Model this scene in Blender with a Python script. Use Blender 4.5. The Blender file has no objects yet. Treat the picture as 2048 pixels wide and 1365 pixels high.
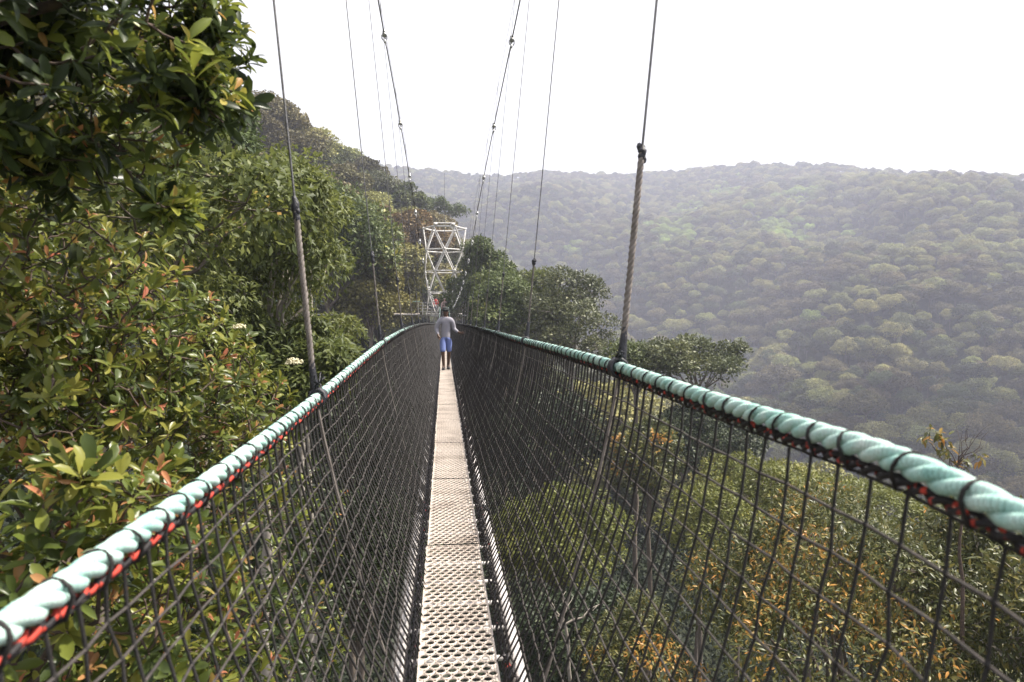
import bpy, bmesh, math, random
import numpy as np
from mathutils import Vector, noise
R_ = math.radians
SUN_EL, SUN_AZ = R_(57), R_(84)
random.seed(7); rng = np.random.default_rng(7)
scene = bpy.context.scene
COL = scene.collection

# ---------------------------------------------------------------- camera
F = 1365.0
PHI = math.atan(43.5/F); PSI = math.atan(136/F*math.cos(PHI))
fw = np.array([math.sin(PSI)*math.cos(PHI), math.cos(PSI)*math.cos(PHI), -math.sin(PHI)])
rt = np.array([math.cos(PSI), -math.sin(PSI), 0.0])
up = np.array([math.sin(PSI)*math.sin(PHI), math.cos(PSI)*math.sin(PHI), math.cos(PHI)])
def ray(px, py): return fw + rt*((px-1024)/F) + up*((682.5-py)/F)
def P(px, py, Y):
    d = ray(px, py); return d*(Y/d[1])
def PX(px, py, x):
    d = ray(px, py); return d*(x/d[0])
def project(p):
    p = np.asarray(p, float); z = p@fw
    return 1024+F*(p@rt)/z, 682.5-F*(p@up)/z, z
cam = bpy.data.cameras.new("camera"); co = bpy.data.objects.new("camera", cam); COL.objects.link(co)
cam.sensor_width = 36; cam.lens = 36*F/2048; cam.clip_end = 20000; cam.clip_start = 0.05
co.rotation_euler = (math.pi/2-PHI, 0, -PSI)
cam.dof.use_dof = True; cam.dof.focus_distance = 14; cam.dof.aperture_fstop = 5.0
scene.camera = co

# ---------------------------------------------------------------- helpers
def tag(o, label=None, cat=None, group=None, kind=None):
    if label: o["label"] = label
    if cat: o["category"] = cat
    if group: o["group"] = group
    if kind: o["kind"] = kind
    return o
def empty(name, loc=(0, 0, 0), rz=0):
    o = bpy.data.objects.new(name, None); COL.objects.link(o); o.location = loc; o.rotation_euler[2] = rz
    o.empty_display_size = .3
    return o
def link(name, me, parent=None, loc=None):
    o = bpy.data.objects.new(name, me); COL.objects.link(o)
    if parent is not None: o.parent = parent
    if loc is not None: o.location = loc
    return o
class MB:
    """collects vertices and faces as numpy blocks"""
    def __init__(s): s.v = []; s.f = []; s.n = 0; s.t = []
    def add(s, v, f, t=None):
        v = np.asarray(v, float).reshape(-1, 3); f = np.asarray(f, int)
        s.v.append(v); s.f.append(f+s.n); s.n += len(v)
        s.t.append(np.full(len(v), .5) if t is None else np.broadcast_to(np.asarray(t, float), (len(v),)).copy())
    def mesh(s, name, mat, smooth=True):
        me = bpy.data.meshes.new(name)
        V = np.concatenate(s.v); T = np.concatenate(s.t)
        sizes = np.concatenate([np.full(len(f), f.shape[1]) for f in s.f])
        L = np.concatenate([f.ravel() for f in s.f])
        me.vertices.add(len(V)); me.vertices.foreach_set("co", V.astype(np.float32).ravel())
        me.loops.add(len(L)); me.loops.foreach_set("vertex_index", L.astype(np.int32))
        me.polygons.add(len(sizes))
        st = np.concatenate([[0], np.cumsum(sizes)[:-1]])
        me.polygons.foreach_set("loop_start", st.astype(np.int32))
        me.polygons.foreach_set("loop_total", sizes.astype(np.int32))
        me.polygons.foreach_set("use_smooth", np.full(len(sizes), smooth))
        a = me.attributes.new("tint", 'FLOAT', 'POINT'); a.data.foreach_set("value", T.astype(np.float32))
        me.update(calc_edges=True); me.validate()
        me.materials.append(mat)
        return me
    def obj(s, name, mat, parent=None, smooth=True, loc=None):
        return link(name, s.mesh(name, mat, smooth), parent, loc)
def nrm(a):
    a = np.asarray(a, float); return a/np.maximum(np.linalg.norm(a, axis=-1, keepdims=True), 1e-9)
def tube(mb, pts, rad, n=6, t=None, cap=True, phase=0.0):
    pts = np.asarray(pts, float); m = len(pts)
    rad = np.broadcast_to(np.asarray(rad, float), (m,))
    T = nrm(np.gradient(pts, axis=0))
    ref = np.array([0, 0, 1.0]) if abs(T[0][2]) < .8 else np.array([1.0, 0, 0])
    A = nrm(np.cross(T, ref)); 
    for i in range(1, m):      # parallel transport
        a = A[i-1]-T[i]*np.dot(A[i-1], T[i]); A[i] = a/max(np.linalg.norm(a), 1e-9)
    B = np.cross(T, A)
    an = np.arange(n)*2*math.pi/n+phase
    V = pts[:, None]+rad[:, None, None]*(A[:, None]*np.cos(an)[None, :, None]+B[:, None]*np.sin(an)[None, :, None])
    i = np.arange(m-1)[:, None]*n; j = np.arange(n)[None]; j2 = (j+1) % n
    Fq = np.stack([i+j, i+j2, i+n+j2, i+n+j], -1).reshape(-1, 4)
    tt = None if t is None else np.repeat(np.broadcast_to(t, (m,)), n)
    mb.add(V.reshape(-1, 3), Fq, tt)
    if cap:
        mb.add(V[0], np.arange(n)[::-1][None], None if t is None else tt[:n]); mb.add(V[-1], np.arange(n)[None], None if t is None else tt[:n])
def box(mb, c, s, rot=None, t=None, bev=0.0):
    c = np.array(c, float); h = np.array(s, float)/2
    if bev <= 0:
        v = np.array([[x, y, z] for x in (-1, 1) for y in (-1, 1) for z in (-1, 1)])*h
        f = [[0, 1, 3, 2], [4, 6, 7, 5], [0, 4, 5, 1], [2, 3, 7, 6], [0, 2, 6, 4], [1, 5, 7, 3]]
    else:
        bm = bmesh.new(); bmesh.ops.create_cube(bm, size=1)
        for q in bm.verts: q.co = Vector(np.array(q.co)*h*2)
        bmesh.ops.bevel(bm, geom=bm.edges[:], offset=bev, segments=2, affect='EDGES')
        v = np.array([q.co[:] for q in bm.verts]); bm.verts.index_update()
        fs = [[q.index for q in f_.verts] for f_ in bm.faces]; bm.free()
        if rot is not None: v = v@np.array(rot).T
        for k in set(len(q) for q in fs):
            mb.add(v+c, np.array([q for q in fs if len(q) == k]), t)
        return
    if rot is not None: v = v@np.array(rot).T
    mb.add(v+c, f, t)
def ball(mb, c, r, n=8, t=None, sc=(1, 1, 1), jit=0):
    th = np.linspace(0, math.pi, n//2+2)[1:-1]; ph = np.arange(n)*2*math.pi/n
    V = np.stack([np.outer(np.sin(th), np.cos(ph)), np.outer(np.sin(th), np.sin(ph)), np.outer(np.cos(th), np.ones(n))], -1).reshape(-1, 3)
    V = np.vstack([V, [[0, 0, 1], [0, 0, -1]]])
    if jit: V = V*(1+rng.uniform(-jit, jit, (len(V), 1)))
    V = V*np.array(sc)*r+np.array(c)
    k = len(th); i = np.arange(k-1)[:, None]*n; j = np.arange(n)[None]; j2 = (j+1) % n
    q = np.stack([i+j, i+n+j, i+n+j2, i+j2], -1).reshape(-1, 4)
    mb.add(V, q, t)
    top = np.stack([np.full(n, k*n), np.arange(n), (np.arange(n)+1) % n], -1)
    b = (k-1)*n; bot = np.stack([np.full(n, k*n+1), b+(np.arange(n)+1) % n, b+np.arange(n)], -1)
    base = mb.n-len(V)
    mb.f.append(np.concatenate([top, bot])+base)

# ---------------------------------------------------------------- materials
def new_mat(name):
    m = bpy.data.materials.new(name); m.use_nodes = True; nt = m.node_tree
    b = nt.nodes["Principled BSDF"]; return m, nt, b
def ramp(nt, stops, src=None):
    r = nt.nodes.new("ShaderNodeValToRGB"); e = r.color_ramp.elements
    while len(e) < len(stops): e.new(.5)
    for i, (p, c) in enumerate(stops): e[i].position = p; e[i].color = (*c, 1)
    if src is not None: nt.links.new(src, r.inputs[0])
    return r
def noise_n(nt, scale, detail=4, vec=None, rough=.6):
    n = nt.nodes.new("ShaderNodeTexNoise"); n.inputs["Scale"].default_value = scale; n.inputs["Detail"].default_value = detail
    n.inputs["Roughness"].default_value = rough
    if vec is not None: nt.links.new(vec, n.inputs["Vector"])
    return n
def objcoord(nt): return nt.nodes.new("ShaderNodeTexCoord").outputs["Object"]
def simple(name, c1, c2, scale=8, rough=.6, metal=0, bump=0, bscale=None, spec=.5):
    m, nt, b = new_mat(name); vec = objcoord(nt)
    n = noise_n(nt, scale, 5, vec); r = ramp(nt, [(.3, c1), (.7, c2)], n.outputs[0])
    nt.links.new(r.outputs[0], b.inputs["Base Color"]); b.inputs["Roughness"].default_value = rough; b.inputs["Metallic"].default_value = metal
    b.inputs["Specular IOR Level"].default_value = spec
    if bump:
        n2 = noise_n(nt, bscale or scale*4, 4, vec); bp = nt.nodes.new("ShaderNodeBump"); bp.inputs["Strength"].default_value = bump
        bp.inputs["Distance"].default_value = .01
        nt.links.new(n2.outputs[0], bp.inputs["Height"]); nt.links.new(bp.outputs[0], b.inputs["Normal"])
    return m
def leaf_mat(name, stops, rough=.42, trans=.3, vary=.25, hue=.03, spec=.3):
    """tint attribute (0..1, one value per leaf) picks the leaf's own colour; each tree shifts slightly"""
    m, nt, b = new_mat(name)
    a = nt.nodes.new("ShaderNodeAttribute"); a.attribute_name = "tint"
    r = ramp(nt, stops, a.outputs["Fac"])
    oi = nt.nodes.new("ShaderNodeObjectInfo")
    hs = nt.nodes.new("ShaderNodeHueSaturation")
    mp = nt.nodes.new("ShaderNodeMapRange"); mp.inputs[3].default_value = .5-hue; mp.inputs[4].default_value = .5+hue
    mv = nt.nodes.new("ShaderNodeMapRange"); mv.inputs[3].default_value = 1-vary; mv.inputs[4].default_value = 1+vary
    ml = nt.nodes.new("ShaderNodeMath"); ml.operation = 'MULTIPLY'; ml.inputs[1].default_value = 7.31
    fr = nt.nodes.new("ShaderNodeMath"); fr.operation = 'FRACT'
    nt.links.new(oi.outputs["Random"], mp.inputs[0]); nt.links.new(oi.outputs["Random"], ml.inputs[0]); nt.links.new(ml.outputs[0], fr.inputs[0]); nt.links.new(fr.outputs[0], mv.inputs[0])
    nt.links.new(mp.outputs[0], hs.inputs["Hue"]); nt.links.new(mv.outputs[0], hs.inputs["Value"])
    nt.links.new(r.outputs[0], hs.inputs["Color"]); nt.links.new(hs.outputs[0], b.inputs["Base Color"])
    b.inputs["Roughness"].default_value = rough; b.inputs["Specular IOR Level"].default_value = spec
    if trans > 0:
        tr = nt.nodes.new("ShaderNodeBsdfTranslucent"); mx = nt.nodes.new("ShaderNodeMixShader"); mx.inputs[0].default_value = trans
        h2 = nt.nodes.new("ShaderNodeHueSaturation"); h2.inputs["Value"].default_value = 1.5; h2.inputs["Hue"].default_value = .49
        nt.links.new(hs.outputs[0], h2.inputs["Color"]); nt.links.new(h2.outputs[0], tr.inputs[0])
        nt.links.new(b.outputs[0], mx.inputs[1]); nt.links.new(tr.outputs[0], mx.inputs[2])
        nt.links.new(mx.outputs[0], nt.nodes["Material Output"].inputs[0])
    return m
M = {}
def bright(st, k, w3=(1.22, 1.0, .92)): return [(p, tuple(min(.6, v*k*w_) for v, w_ in zip(c, w3))) for p, c in st]
M['leaf_near'] = leaf_mat('leaf_near', bright([(0, (.02, .032, .014)), (.35, (.045, .078, .022)), (.62, (.09, .14, .03)), (.8, (.19, .23, .05)), (.9, (.3, .2, .09)), (1, (.36, .16, .1))], 1.08), rough=.33, trans=.3, vary=.05, hue=.005)
M['leaf_dark'] = leaf_mat('leaf_dark', bright([(0, (.012, .022, .012)), (.45, (.026, .046, .018)), (.66, (.08, .13, .03)), (.82, (.2, .27, .05)), (.93, (.3, .3, .08)), (1, (.36, .18, .08))], 1.1), rough=.33, trans=.28, vary=.03, hue=.003)
M['leaf_fresh'] = leaf_mat('leaf_fresh', bright([(0, (.03, .05, .018)), (.5, (.07, .1, .03)), (.85, (.15, .19, .05)), (1, (.24, .2, .07))], 1.4), rough=.5, trans=.35, vary=.05, hue=.005)
M['leaf_shade'] = leaf_mat('leaf_shade_green', [(0, (.014, .022, .01)), (.6, (.034, .048, .02)), (1, (.07, .085, .032))], rough=.5, trans=.15, vary=.1, hue=.01)  # darkened leaves: shade below the walkway put into the colour
M['leaf_rust'] = leaf_mat('leaf_rust', bright([(0, (.026, .04, .016)), (.45, (.066, .082, .026)), (.72, (.15, .145, .04)), (.86, (.25, .18, .045)), (1, (.36, .19, .045))], 1.2, (1.15, 1.0, .95)), rough=.4, trans=.25, vary=.05, hue=.005)
M['leaf_lime'] = leaf_mat('leaf_lime', bright([(0, (.05, .07, .016)), (.5, (.1, .13, .028)), (1, (.2, .22, .05))], 1.2, (1.15, 1, 1)), rough=.5, trans=.25, vary=.05, hue=.005)
M['leaf_olive'] = leaf_mat('leaf_olive', bright([(0, (.06, .055, .02)), (.5, (.12, .11, .035)), (1, (.2, .17, .055))], 1.7, (.95, 1.0, .95)), rough=.6, trans=.15, vary=.1, hue=.01)
M['leaf_brown'] = leaf_mat('leaf_brown', bright([(0, (.045, .034, .016)), (.5, (.095, .066, .026)), (1, (.155, .105, .04))], 1.6, (1.0, 1.05, .95)), rough=.6, trans=.12, vary=.15, hue=.01)
M['leaf_mid'] = leaf_mat('leaf_mid', bright([(0, (.025, .045, .016)), (.6, (.055, .085, .026)), (.93, (.09, .12, .035)), (1, (.18, .2, .04))], 1.5), rough=.5, trans=.2, vary=.12, hue=.012)
M['leaf_grey'] = leaf_mat('leaf_grey', bright([(0, (.035, .055, .028)), (.5, (.065, .09, .045)), (1, (.12, .15, .07))], 1.3), rough=.45, trans=.2, vary=.08, hue=.01)
M['hill_a'] = leaf_mat('hill_green', bright([(0, (.03, .045, .018)), (.5, (.055, .072, .026)), (1, (.1, .115, .04))], 1.45, (1.12, 1.03, 1.0)), rough=.65, trans=.12, vary=.45, hue=.02)
M['hill_b'] = leaf_mat('hill_bronze', bright([(0, (.045, .042, .02)), (.5, (.085, .074, .032)), (1, (.14, .115, .05))], 1.6, (1.02, 1.05, 1.0)), rough=.65, trans=.12, vary=.45, hue=.015)
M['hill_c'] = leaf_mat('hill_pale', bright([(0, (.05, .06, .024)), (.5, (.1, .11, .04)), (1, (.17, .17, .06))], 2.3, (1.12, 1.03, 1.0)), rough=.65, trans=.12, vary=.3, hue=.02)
M['bark'] = simple('bark', (.09, .07, .055), (.2, .165, .13), 14, .9, 0, .5)
M['bark_pale'] = simple('bark_pale', (.22, .19, .16), (.4, .36, .31), 10, .9, 0, .4)
M['twig'] = simple('twig_bark', (.05, .035, .028), (.13, .09, .07), 30, .85, 0, .3)
M['flower'] = simple('flower', (.42, .38, .22), (.75, .7, .5), 60, .7)
M['black'] = simple('black_tape', (.012, .012, .016), (.035, .035, .045), 40, .45, 0, .4, 120)
M['cord'] = simple('net_cord', (.008, .007, .007), (.02, .017, .016), 60, .75, 0, .3)
M['cord2'] = simple('net_cord_faded', (.024, .02, .019), (.07, .058, .054), 40, .8, 0, .3)
M['steel_cable'] = simple('steel_cable', (.08, .08, .085), (.2, .195, .19), 30, .45, .6, .3)
M['cable_dark'] = simple('dark_cable', (.02, .018, .018), (.07, .06, .055), 30, .5, .4, .3)
M['galv'] = simple('galvanised', (.42, .42, .42), (.66, .66, .65), 10, .4, .5, .1)
M['white_steel'] = simple('white_painted_steel', (.45, .41, .37), (.78, .77, .75), 5, .45, 0, .1)
M['tube'] = simple('aluminium_tube', (.5, .47, .46), (.78, .74, .73), 5, .45, .25, .15)
M['rust'] = simple('rust', (.1, .04, .02), (.25, .1, .05), 20, .8)

def rope_mat():
    m, nt, b = new_mat('teal_rope'); vec = objcoord(nt)
    a = nt.nodes.new("ShaderNodeAttribute"); a.attribute_name = "tint"
    n = noise_n(nt, 14, 9, vec, .75); r = ramp(nt, [(.28, (.20, .42, .38)), (.42, (.36, .60, .54)), (.58, (.54, .70, .65)), (.75, (.74, .76, .72))], n.outputs[0])
    w = nt.nodes.new("ShaderNodeTexWave"); w.wave_type = 'BANDS'; w.inputs["Scale"].default_value = 1.0
    cb = nt.nodes.new("ShaderNodeCombineXYZ"); ml = nt.nodes.new("ShaderNodeMath"); ml.operation = 'MULTIPLY'; ml.inputs[1].default_value = 4.0
    nt.links.new(a.outputs["Fac"], ml.inputs[0]); nt.links.new(ml.outputs[0], cb.inputs[0]); nt.links.new(cb.outputs[0], w.inputs["Vector"])
    n2 = noise_n(nt, 260, 4, vec)
    r2 = ramp(nt, [(.3, (.55, .58, .56)), (.6, (1, 1, 1))], n2.outputs[0])
    mx = nt.nodes.new("ShaderNodeMix"); mx.data_type = 'RGBA'; mx.blend_type = 'MULTIPLY'; mx.inputs[0].default_value = .6
    nt.links.new(r.outputs[0], mx.inputs[6]); nt.links.new(r2.outputs[0], mx.inputs[7]); nt.links.new(mx.outputs[2], b.inputs["Base Color"])
    bp = nt.nodes.new("ShaderNodeBump"); bp.inputs["Strength"].default_value = .5; bp.inputs["Distance"].default_value = .003
    ad = nt.nodes.new("ShaderNodeMath"); ad.operation = 'ADD'
    nt.links.new(n2.outputs[0], ad.inputs[0]); nt.links.new(w.outputs[1], ad.inputs[1]); nt.links.new(ad.outputs[0], bp.inputs["Height"]); nt.links.new(bp.outputs[0], b.inputs["Normal"])
    b.inputs["Roughness"].default_value = .75; b.inputs["Specular IOR Level"].default_value = .25
    return m
M['rope'] = rope_mat()
def border_mat():
    m, nt, b = new_mat('red_black_braid'); a = nt.nodes.new("ShaderNodeAttribute"); a.attribute_name = "tint"
    n = noise_n(nt, 14, 3, objcoord(nt))
    ad = nt.nodes.new("ShaderNodeMath"); ad.operation = 'ADD'; nt.links.new(a.outputs["Fac"], ad.inputs[0])
    s = nt.nodes.new("ShaderNodeMath"); s.operation = 'MULTIPLY_ADD'; s.inputs[1].default_value = .8; s.inputs[2].default_value = -.4
    nt.links.new(n.outputs[0], s.inputs[0]); nt.links.new(s.outputs[0], ad.inputs[1])
    r = ramp(nt, [(.5, (.015, .012, .014)), (.56, (.5, .05, .03))], ad.outputs[0])
    nt.links.new(r.outputs[0], b.inputs["Base Color"]); b.inputs["Roughness"].default_value = .7
    return m
M['border'] = border_mat()
def deck_mat():
    m, nt, b = new_mat('deck_plate'); vec = objcoord(nt); gp = nt.nodes.new("ShaderNodeNewGeometry")
    n = noise_n(nt, 2.2, 6, gp.outputs["Position"]); r = ramp(nt, [(.3, (.46, .385, .325)), (.5, (.72, .63, .55)), (.75, (.82, .74, .66))], n.outputs[0])
    n2 = noise_n(nt, 45, 4, gp.outputs["Position"]); r2 = ramp(nt, [(.35, (.72, .68, .66)), (.6, (1, 1, 1))], n2.outputs[0])
    mx = nt.nodes.new("ShaderNodeMix"); mx.data_type = 'RGBA'; mx.blend_type = 'MULTIPLY'; mx.inputs[0].default_value = .7
    nt.links.new(r.outputs[0], mx.inputs[6]); nt.links.new(r2.outputs[0], mx.inputs[7]); nt.links.new(mx.outputs[2], b.inputs["Base Color"])
    b.inputs["Roughness"].default_value = .6; b.inputs["Metallic"].default_value = .1
    bp = nt.nodes.new("ShaderNodeBump"); bp.inputs["Strength"].default_value = .3; bp.inputs["Distance"].default_value = .004
    nt.links.new(n2.outputs[0], bp.inputs["Height"]); nt.links.new(bp.outputs[0], b.inputs["Normal"])
    return m
M['deck'] = deck_mat()
def twist_mat():
    m, nt, b = new_mat('hanger_rope_fibre'); vec = objcoord(nt)
    n = noise_n(nt, 25, 5, vec); r = ramp(nt, [(.3, (.11, .092, .082)), (.7, (.24, .21, .19))], n.outputs[0])
    nt.links.new(r.outputs[0], b.inputs["Base Color"]); b.inputs["Roughness"].default_value = .8
    return m
M['hanger'] = twist_mat()
M['hanger_old'] = simple('weathered_hanger_rope', (.07, .06, .055), (.16, .145, .13), 25, .85)
# ---------------------------------------------------------------- terrain
CP = np.array([(0,-20,-4),(-8,0,-5),(8,0,-12),(0,15,-16),(-12,15,-8),(15,15,-22),(0,35,-22),(-15,35,-10),(20,35,-32),(0,65,-11),(-15,65,-3),(20,65,-24),
 (0,90,-8),(-20,90,3),(25,90,-34),(-37,135,28),(-10,135,10),(15,135,-26),(-28,168,27),(0,168,4),(25,168,-38),(-15,190,20),(7,210,-3),(30,210,-48),(-60,60,16),
 (-60,135,38),(-60,0,8),(60,0,-45),(60,60,-60),(60,120,-72),(-100,100,60),(-120,0,30),(-80,200,45),(0,260,-30),(40,260,-60),(-100,300,20),(-60,-60,5),(60,-60,-20),
 (120,0,-60),(120,100,-80),(100,180,-82)], float)
RID = np.array([(-20, 300), (640, 315), (740, 328), (900, 345), (980, 353), (1080, 343), (1250, 349), (1400, 338), (1500, 328), (1650, 330), (1800, 344), (1950, 348), (2048, 357), (3000, 400)], float)
_th = np.array([math.atan2(*(ray(a, 500)[:2])) for a in RID[:, 0]])
_el = np.array([(lambda d: d[2]/math.hypot(d[0], d[1]))(ray(a, b)) for a, b in RID])
def vnoise(x, y, s, seed=0):
    """cheap smooth value noise, vectorised"""
    x = x/s+seed*17.3; y = y/s-seed*9.1
    xi = np.floor(x); yi = np.floor(y); fx = x-xi; fy = y-yi; fx = fx*fx*(3-2*fx); fy = fy*fy*(3-2*fy)
    def h(a, b):
        q = np.sin(a*127.1+b*311.7+seed*74.7)*43758.5453; return q-np.floor(q)
    return (h(xi, yi)*(1-fx)+h(xi+1, yi)*fx)*(1-fy)+(h(xi, yi+1)*(1-fx)+h(xi+1, yi+1)*fx)*fy-.5
def sst(x, a, b):
    t = np.clip((x-a)/(b-a), 0, 1); return t*t*(3-2*t)
def H(x, y):
    x = np.atleast_1d(np.asarray(x, float)); y = np.atleast_1d(np.asarray(y, float))
    r = np.hypot(x, y); th = np.arctan2(x, y)
    d2 = (x[:, None]-CP[None, :, 0])**2+(y[:, None]-CP[None, :, 1])**2
    w = 1/(d2+60)**2; near = (w*CP[None, :, 2]).sum(1)/w.sum(1)
    near = near+vnoise(x, y, 18, 3)*3
    el = np.interp(th, _th, _el); Rr = 880+90*np.sin(th*5+1)
    top = el*Rr-11
    base = -82.0
    t = (r-215)/(Rr-215)
    prof = np.where(t < 0, base, base+(top-base)*np.clip(t, 0, 1)**1.02)
    prof = np.where(t > 1, top-(r-Rr)*.25, prof)
    am = np.clip(t*1.6, 0, 1)*np.clip((.93-t)*2.2, 0, 1)
    far = prof+am*((vnoise(x*1.25, y*.7, 180, 1)-.12)*135+(vnoise(x*1.2, y*.7, 80, 2)-.1)*62+vnoise(x, y, 40, 5)*16)
    far = np.where(far < -70, -70-25*(1-np.exp((far+70)/25)), far)
    k = sst(r, 195, 300)
    back = sst(np.abs(th), 1.2, 1.9)
    far = far*(1-back)+(-10)*back
    return near*(1-k)+far*k
def H1(x, y): return float(H(x, y)[0])
# light green growth on the far slope, sunlight painted into its tone too (px, py, half width m, half height m)
def hill_hit(px, py):
    d = ray(px, py); rr = np.linspace(230, 1000, 400); q = d/math.hypot(d[0], d[1])
    zz = q[2]*rr; hh = H(q[0]*rr, q[1]*rr)+6
    i = np.argmax(hh > zz); return q[0]*rr[i], q[1]*rr[i]
CLR = [(*hill_hit(a, b), c) for a, b, c in [(1562, 470, 20), (1600, 400, 18), (1335, 468, 22), (1440, 392, 18), (1385, 425, 17), (1150, 500, 7), (1630, 655, 6), (1700, 480, 6), (1480, 360, 8), (1590,500,8), (1570,440,8)]]
LIT = [(*hill_hit(a, b), c) for a, b, c in [(1500, 450, 75), (1750, 420, 90), (1950, 470, 80), (1350, 440, 60), (1250, 470, 50)]]  # sunlit areas: paler crowns picked here stand in for sunlight
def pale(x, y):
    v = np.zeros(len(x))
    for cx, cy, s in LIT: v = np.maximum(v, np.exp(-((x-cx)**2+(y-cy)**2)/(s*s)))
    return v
def clear(x, y):
    v = np.zeros(len(x))
    for cx, cy, s in CLR:
        v = np.maximum(v, np.exp(-((x-cx)**2+((y-cy)*.55)**2)/(s*s)))
    return v+vnoise(x, y, 14, 8)*.5
ths = np.radians(np.concatenate([np.arange(-180, -40, 6), np.arange(-40, 60, .45), np.arange(60, 181, 6)]))
rs = np.concatenate([np.linspace(0.5, 60, 30), np.linspace(64, 1150, 210), np.array([1250, 1500, 1900, 2400])])
TH, RR = np.meshgrid(ths, rs); X = (RR*np.sin(TH)).ravel(); Y = (RR*np.cos(TH)).ravel()
Z = np.concatenate([H(X[i:i+5000], Y[i:i+5000]) for i in range(0, len(X), 5000)])
n = len(ths); i = np.arange(len(rs)-1)[:, None]*n; j = np.arange(n-1)[None]
mb = MB(); mb.add(np.stack([X, Y, Z], -1), np.stack([i+j, i+j+1, i+n+j+1, i+n+j], -1).reshape(-1, 4)[:, ::-1], np.clip(clear(X, Y), 0, 1))
m, nt, b = new_mat('forest_floor'); vec = objcoord(nt)
a = nt.nodes.new("ShaderNodeAttribute"); a.attribute_name = "tint"
n1 = noise_n(nt, .12, 8, vec, .7); r1 = ramp(nt, [(.3, (.02, .025, .012)), (.6, (.05, .06, .022)), (.75, (.075, .085, .03))], n1.outputs[0])
n2 = noise_n(nt, .3, 8, vec, .75); r2 = ramp(nt, [(.3, (.09, .12, .035)), (.7, (.26, .3, .09))], n2.outputs[0])
ms = ramp(nt, [(.25, (0, 0, 0)), (.5, (1, 1, 1))], a.outputs["Fac"])
mx = nt.nodes.new("ShaderNodeMix"); mx.data_type = 'RGBA'
nt.links.new(ms.outputs[0], mx.inputs[0]); nt.links.new(r1.outputs[0], mx.inputs[6]); nt.links.new(r2.outputs[0], mx.inputs[7]); nt.links.new(mx.outputs[2], b.inputs["Base Color"])
b.inputs["Roughness"].default_value = .95
bp = nt.nodes.new("ShaderNodeBump"); bp.inputs["Strength"].default_value = 1; bp.inputs["Distance"].default_value = 1.5
nt.links.new(n2.outputs[0], bp.inputs["Height"]); nt.links.new(bp.outputs[0], b.inputs["Normal"])
tag(mb.obj('terrain', m), 'forested mountain slopes falling into a valley', kind='structure')

# ---------------------------------------------------------------- foliage
def leaf_template(kind):
    """stalk at 0, blade along +Y, unit length; returns verts, quads"""
    if kind == 'obovate': ts = [0, .3, .6, .85, 1]; ws = [.025, .11, .18, .16, .03]; fold = .4; curl = -.16
    elif kind == 'curled': ts = [0, .3, .6, .85, 1]; ws = [.025, .09, .14, .12, .02]; fold = .9; curl = -.5
    elif kind == 'lance': ts = [0, .3, .65, 1]; ws = [.03, .17, .15, .01]; fold = .3; curl = -.25
    elif kind == 'oval': ts = [0, .5, 1]; ws = [.04, .27, .03]; fold = .25; curl = -.1
    else: ts = None
    if ts is None:   # flat spray of leaflets
        v = np.array([[0, 0, 0], [.42, .4, .1], [.05, 1, -.05], [-.42, .5, .08]]); return v, np.array([[0, 1, 2, 3]])
    v = []
    for t, w in zip(ts, ws):
        z = curl*t*t
        v += [[-w, t, z+w*fold], [0, t, z], [w, t, z+w*fold]]
    q = []
    for k in range(len(ts)-1):
        a = 3*k; q += [[a, a+1, a+4, a+3], [a+1, a+2, a+5, a+4]]
    return np.array(v), np.array(q)
TPL = {k: leaf_template(k) for k in ('obovate', 'curled', 'lance', 'oval', 'card')}
def add_leaves(mb, pos, dirs, ups, size, tint, kind):
    v, q = TPL[kind]; N = len(pos)
    y = nrm(dirs); x = nrm(np.cross(y, ups)); z = np.cross(x, y)
    s = np.broadcast_to(size, (N,))[:, None, None]
    W = pos[:, None]+s*(v[None, :, 0:1]*x[:, None]+v[None, :, 1:2]*y[:, None]+v[None, :, 2:3]*z[:, None])
    Fq = (np.arange(N)[:, None, None]*len(v)+q[None]).reshape(-1, 4)
    mb.add(W.reshape(-1, 3), Fq, np.repeat(np.broadcast_to(tint, (N,)), len(v)))
def rdir(n): return nrm(rng.normal(size=(n, 3)))
def shell_points(ells, n, thick=.45, up_bias=.0):
    """points in the outer shell of a union of ellipsoids, with outward normals"""
    ells = [(np.asarray(c, float), np.broadcast_to(np.asarray(r, float), (3,))) for c, r in ells]
    wgt = np.array([(r[0]*r[1]+r[1]*r[2]+r[0]*r[2]) for c, r in ells]); wgt /= wgt.sum()
    out = []; nn = []
    cnt = 0
    while cnt < n:
        k = rng.choice(len(ells), n, p=wgt)
        C = np.array([ells[i][0] for i in k]); Rr = np.array([ells[i][1] for i in k])
        d = rdir(n); 
        if up_bias: d[:, 2] = np.where((d[:, 2] < 0) & (rng.random(n) < up_bias), -d[:, 2], d[:, 2])
        rad = 1-thick*rng.random(n)**1.6
        p = C+d*Rr*rad[:, None]
        keep = np.ones(n, bool)
        for i, (c, r) in enumerate(ells):
            q = (((p-c)/r)**2).sum(1); keep &= ~((q < (1-thick*1.1)**2) & (k != i))
        out.append(p[keep]); nn.append(nrm(d/Rr)[keep]); cnt += keep.sum()
    return np.concatenate(out)[:n], np.concatenate(nn)[:n]
def lobes(c, r, n, size, low=-.25):
    """an uneven crown: lobes over an ellipsoid"""
    res = [(np.array(c), np.array(r)*.62)]
    for _ in range(n):
        d = rdir(1)[0]
        while d[2] < low: d = rdir(1)[0]
        s = size*random.uniform(.65, 1.3)
        rr = np.array(r)
        res.append((np.array(c)+d*rr*(1-s*.75)*random.uniform(.85, 1.12), rr.mean()*s*np.array([1, 1, .78])))
    return res
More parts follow.
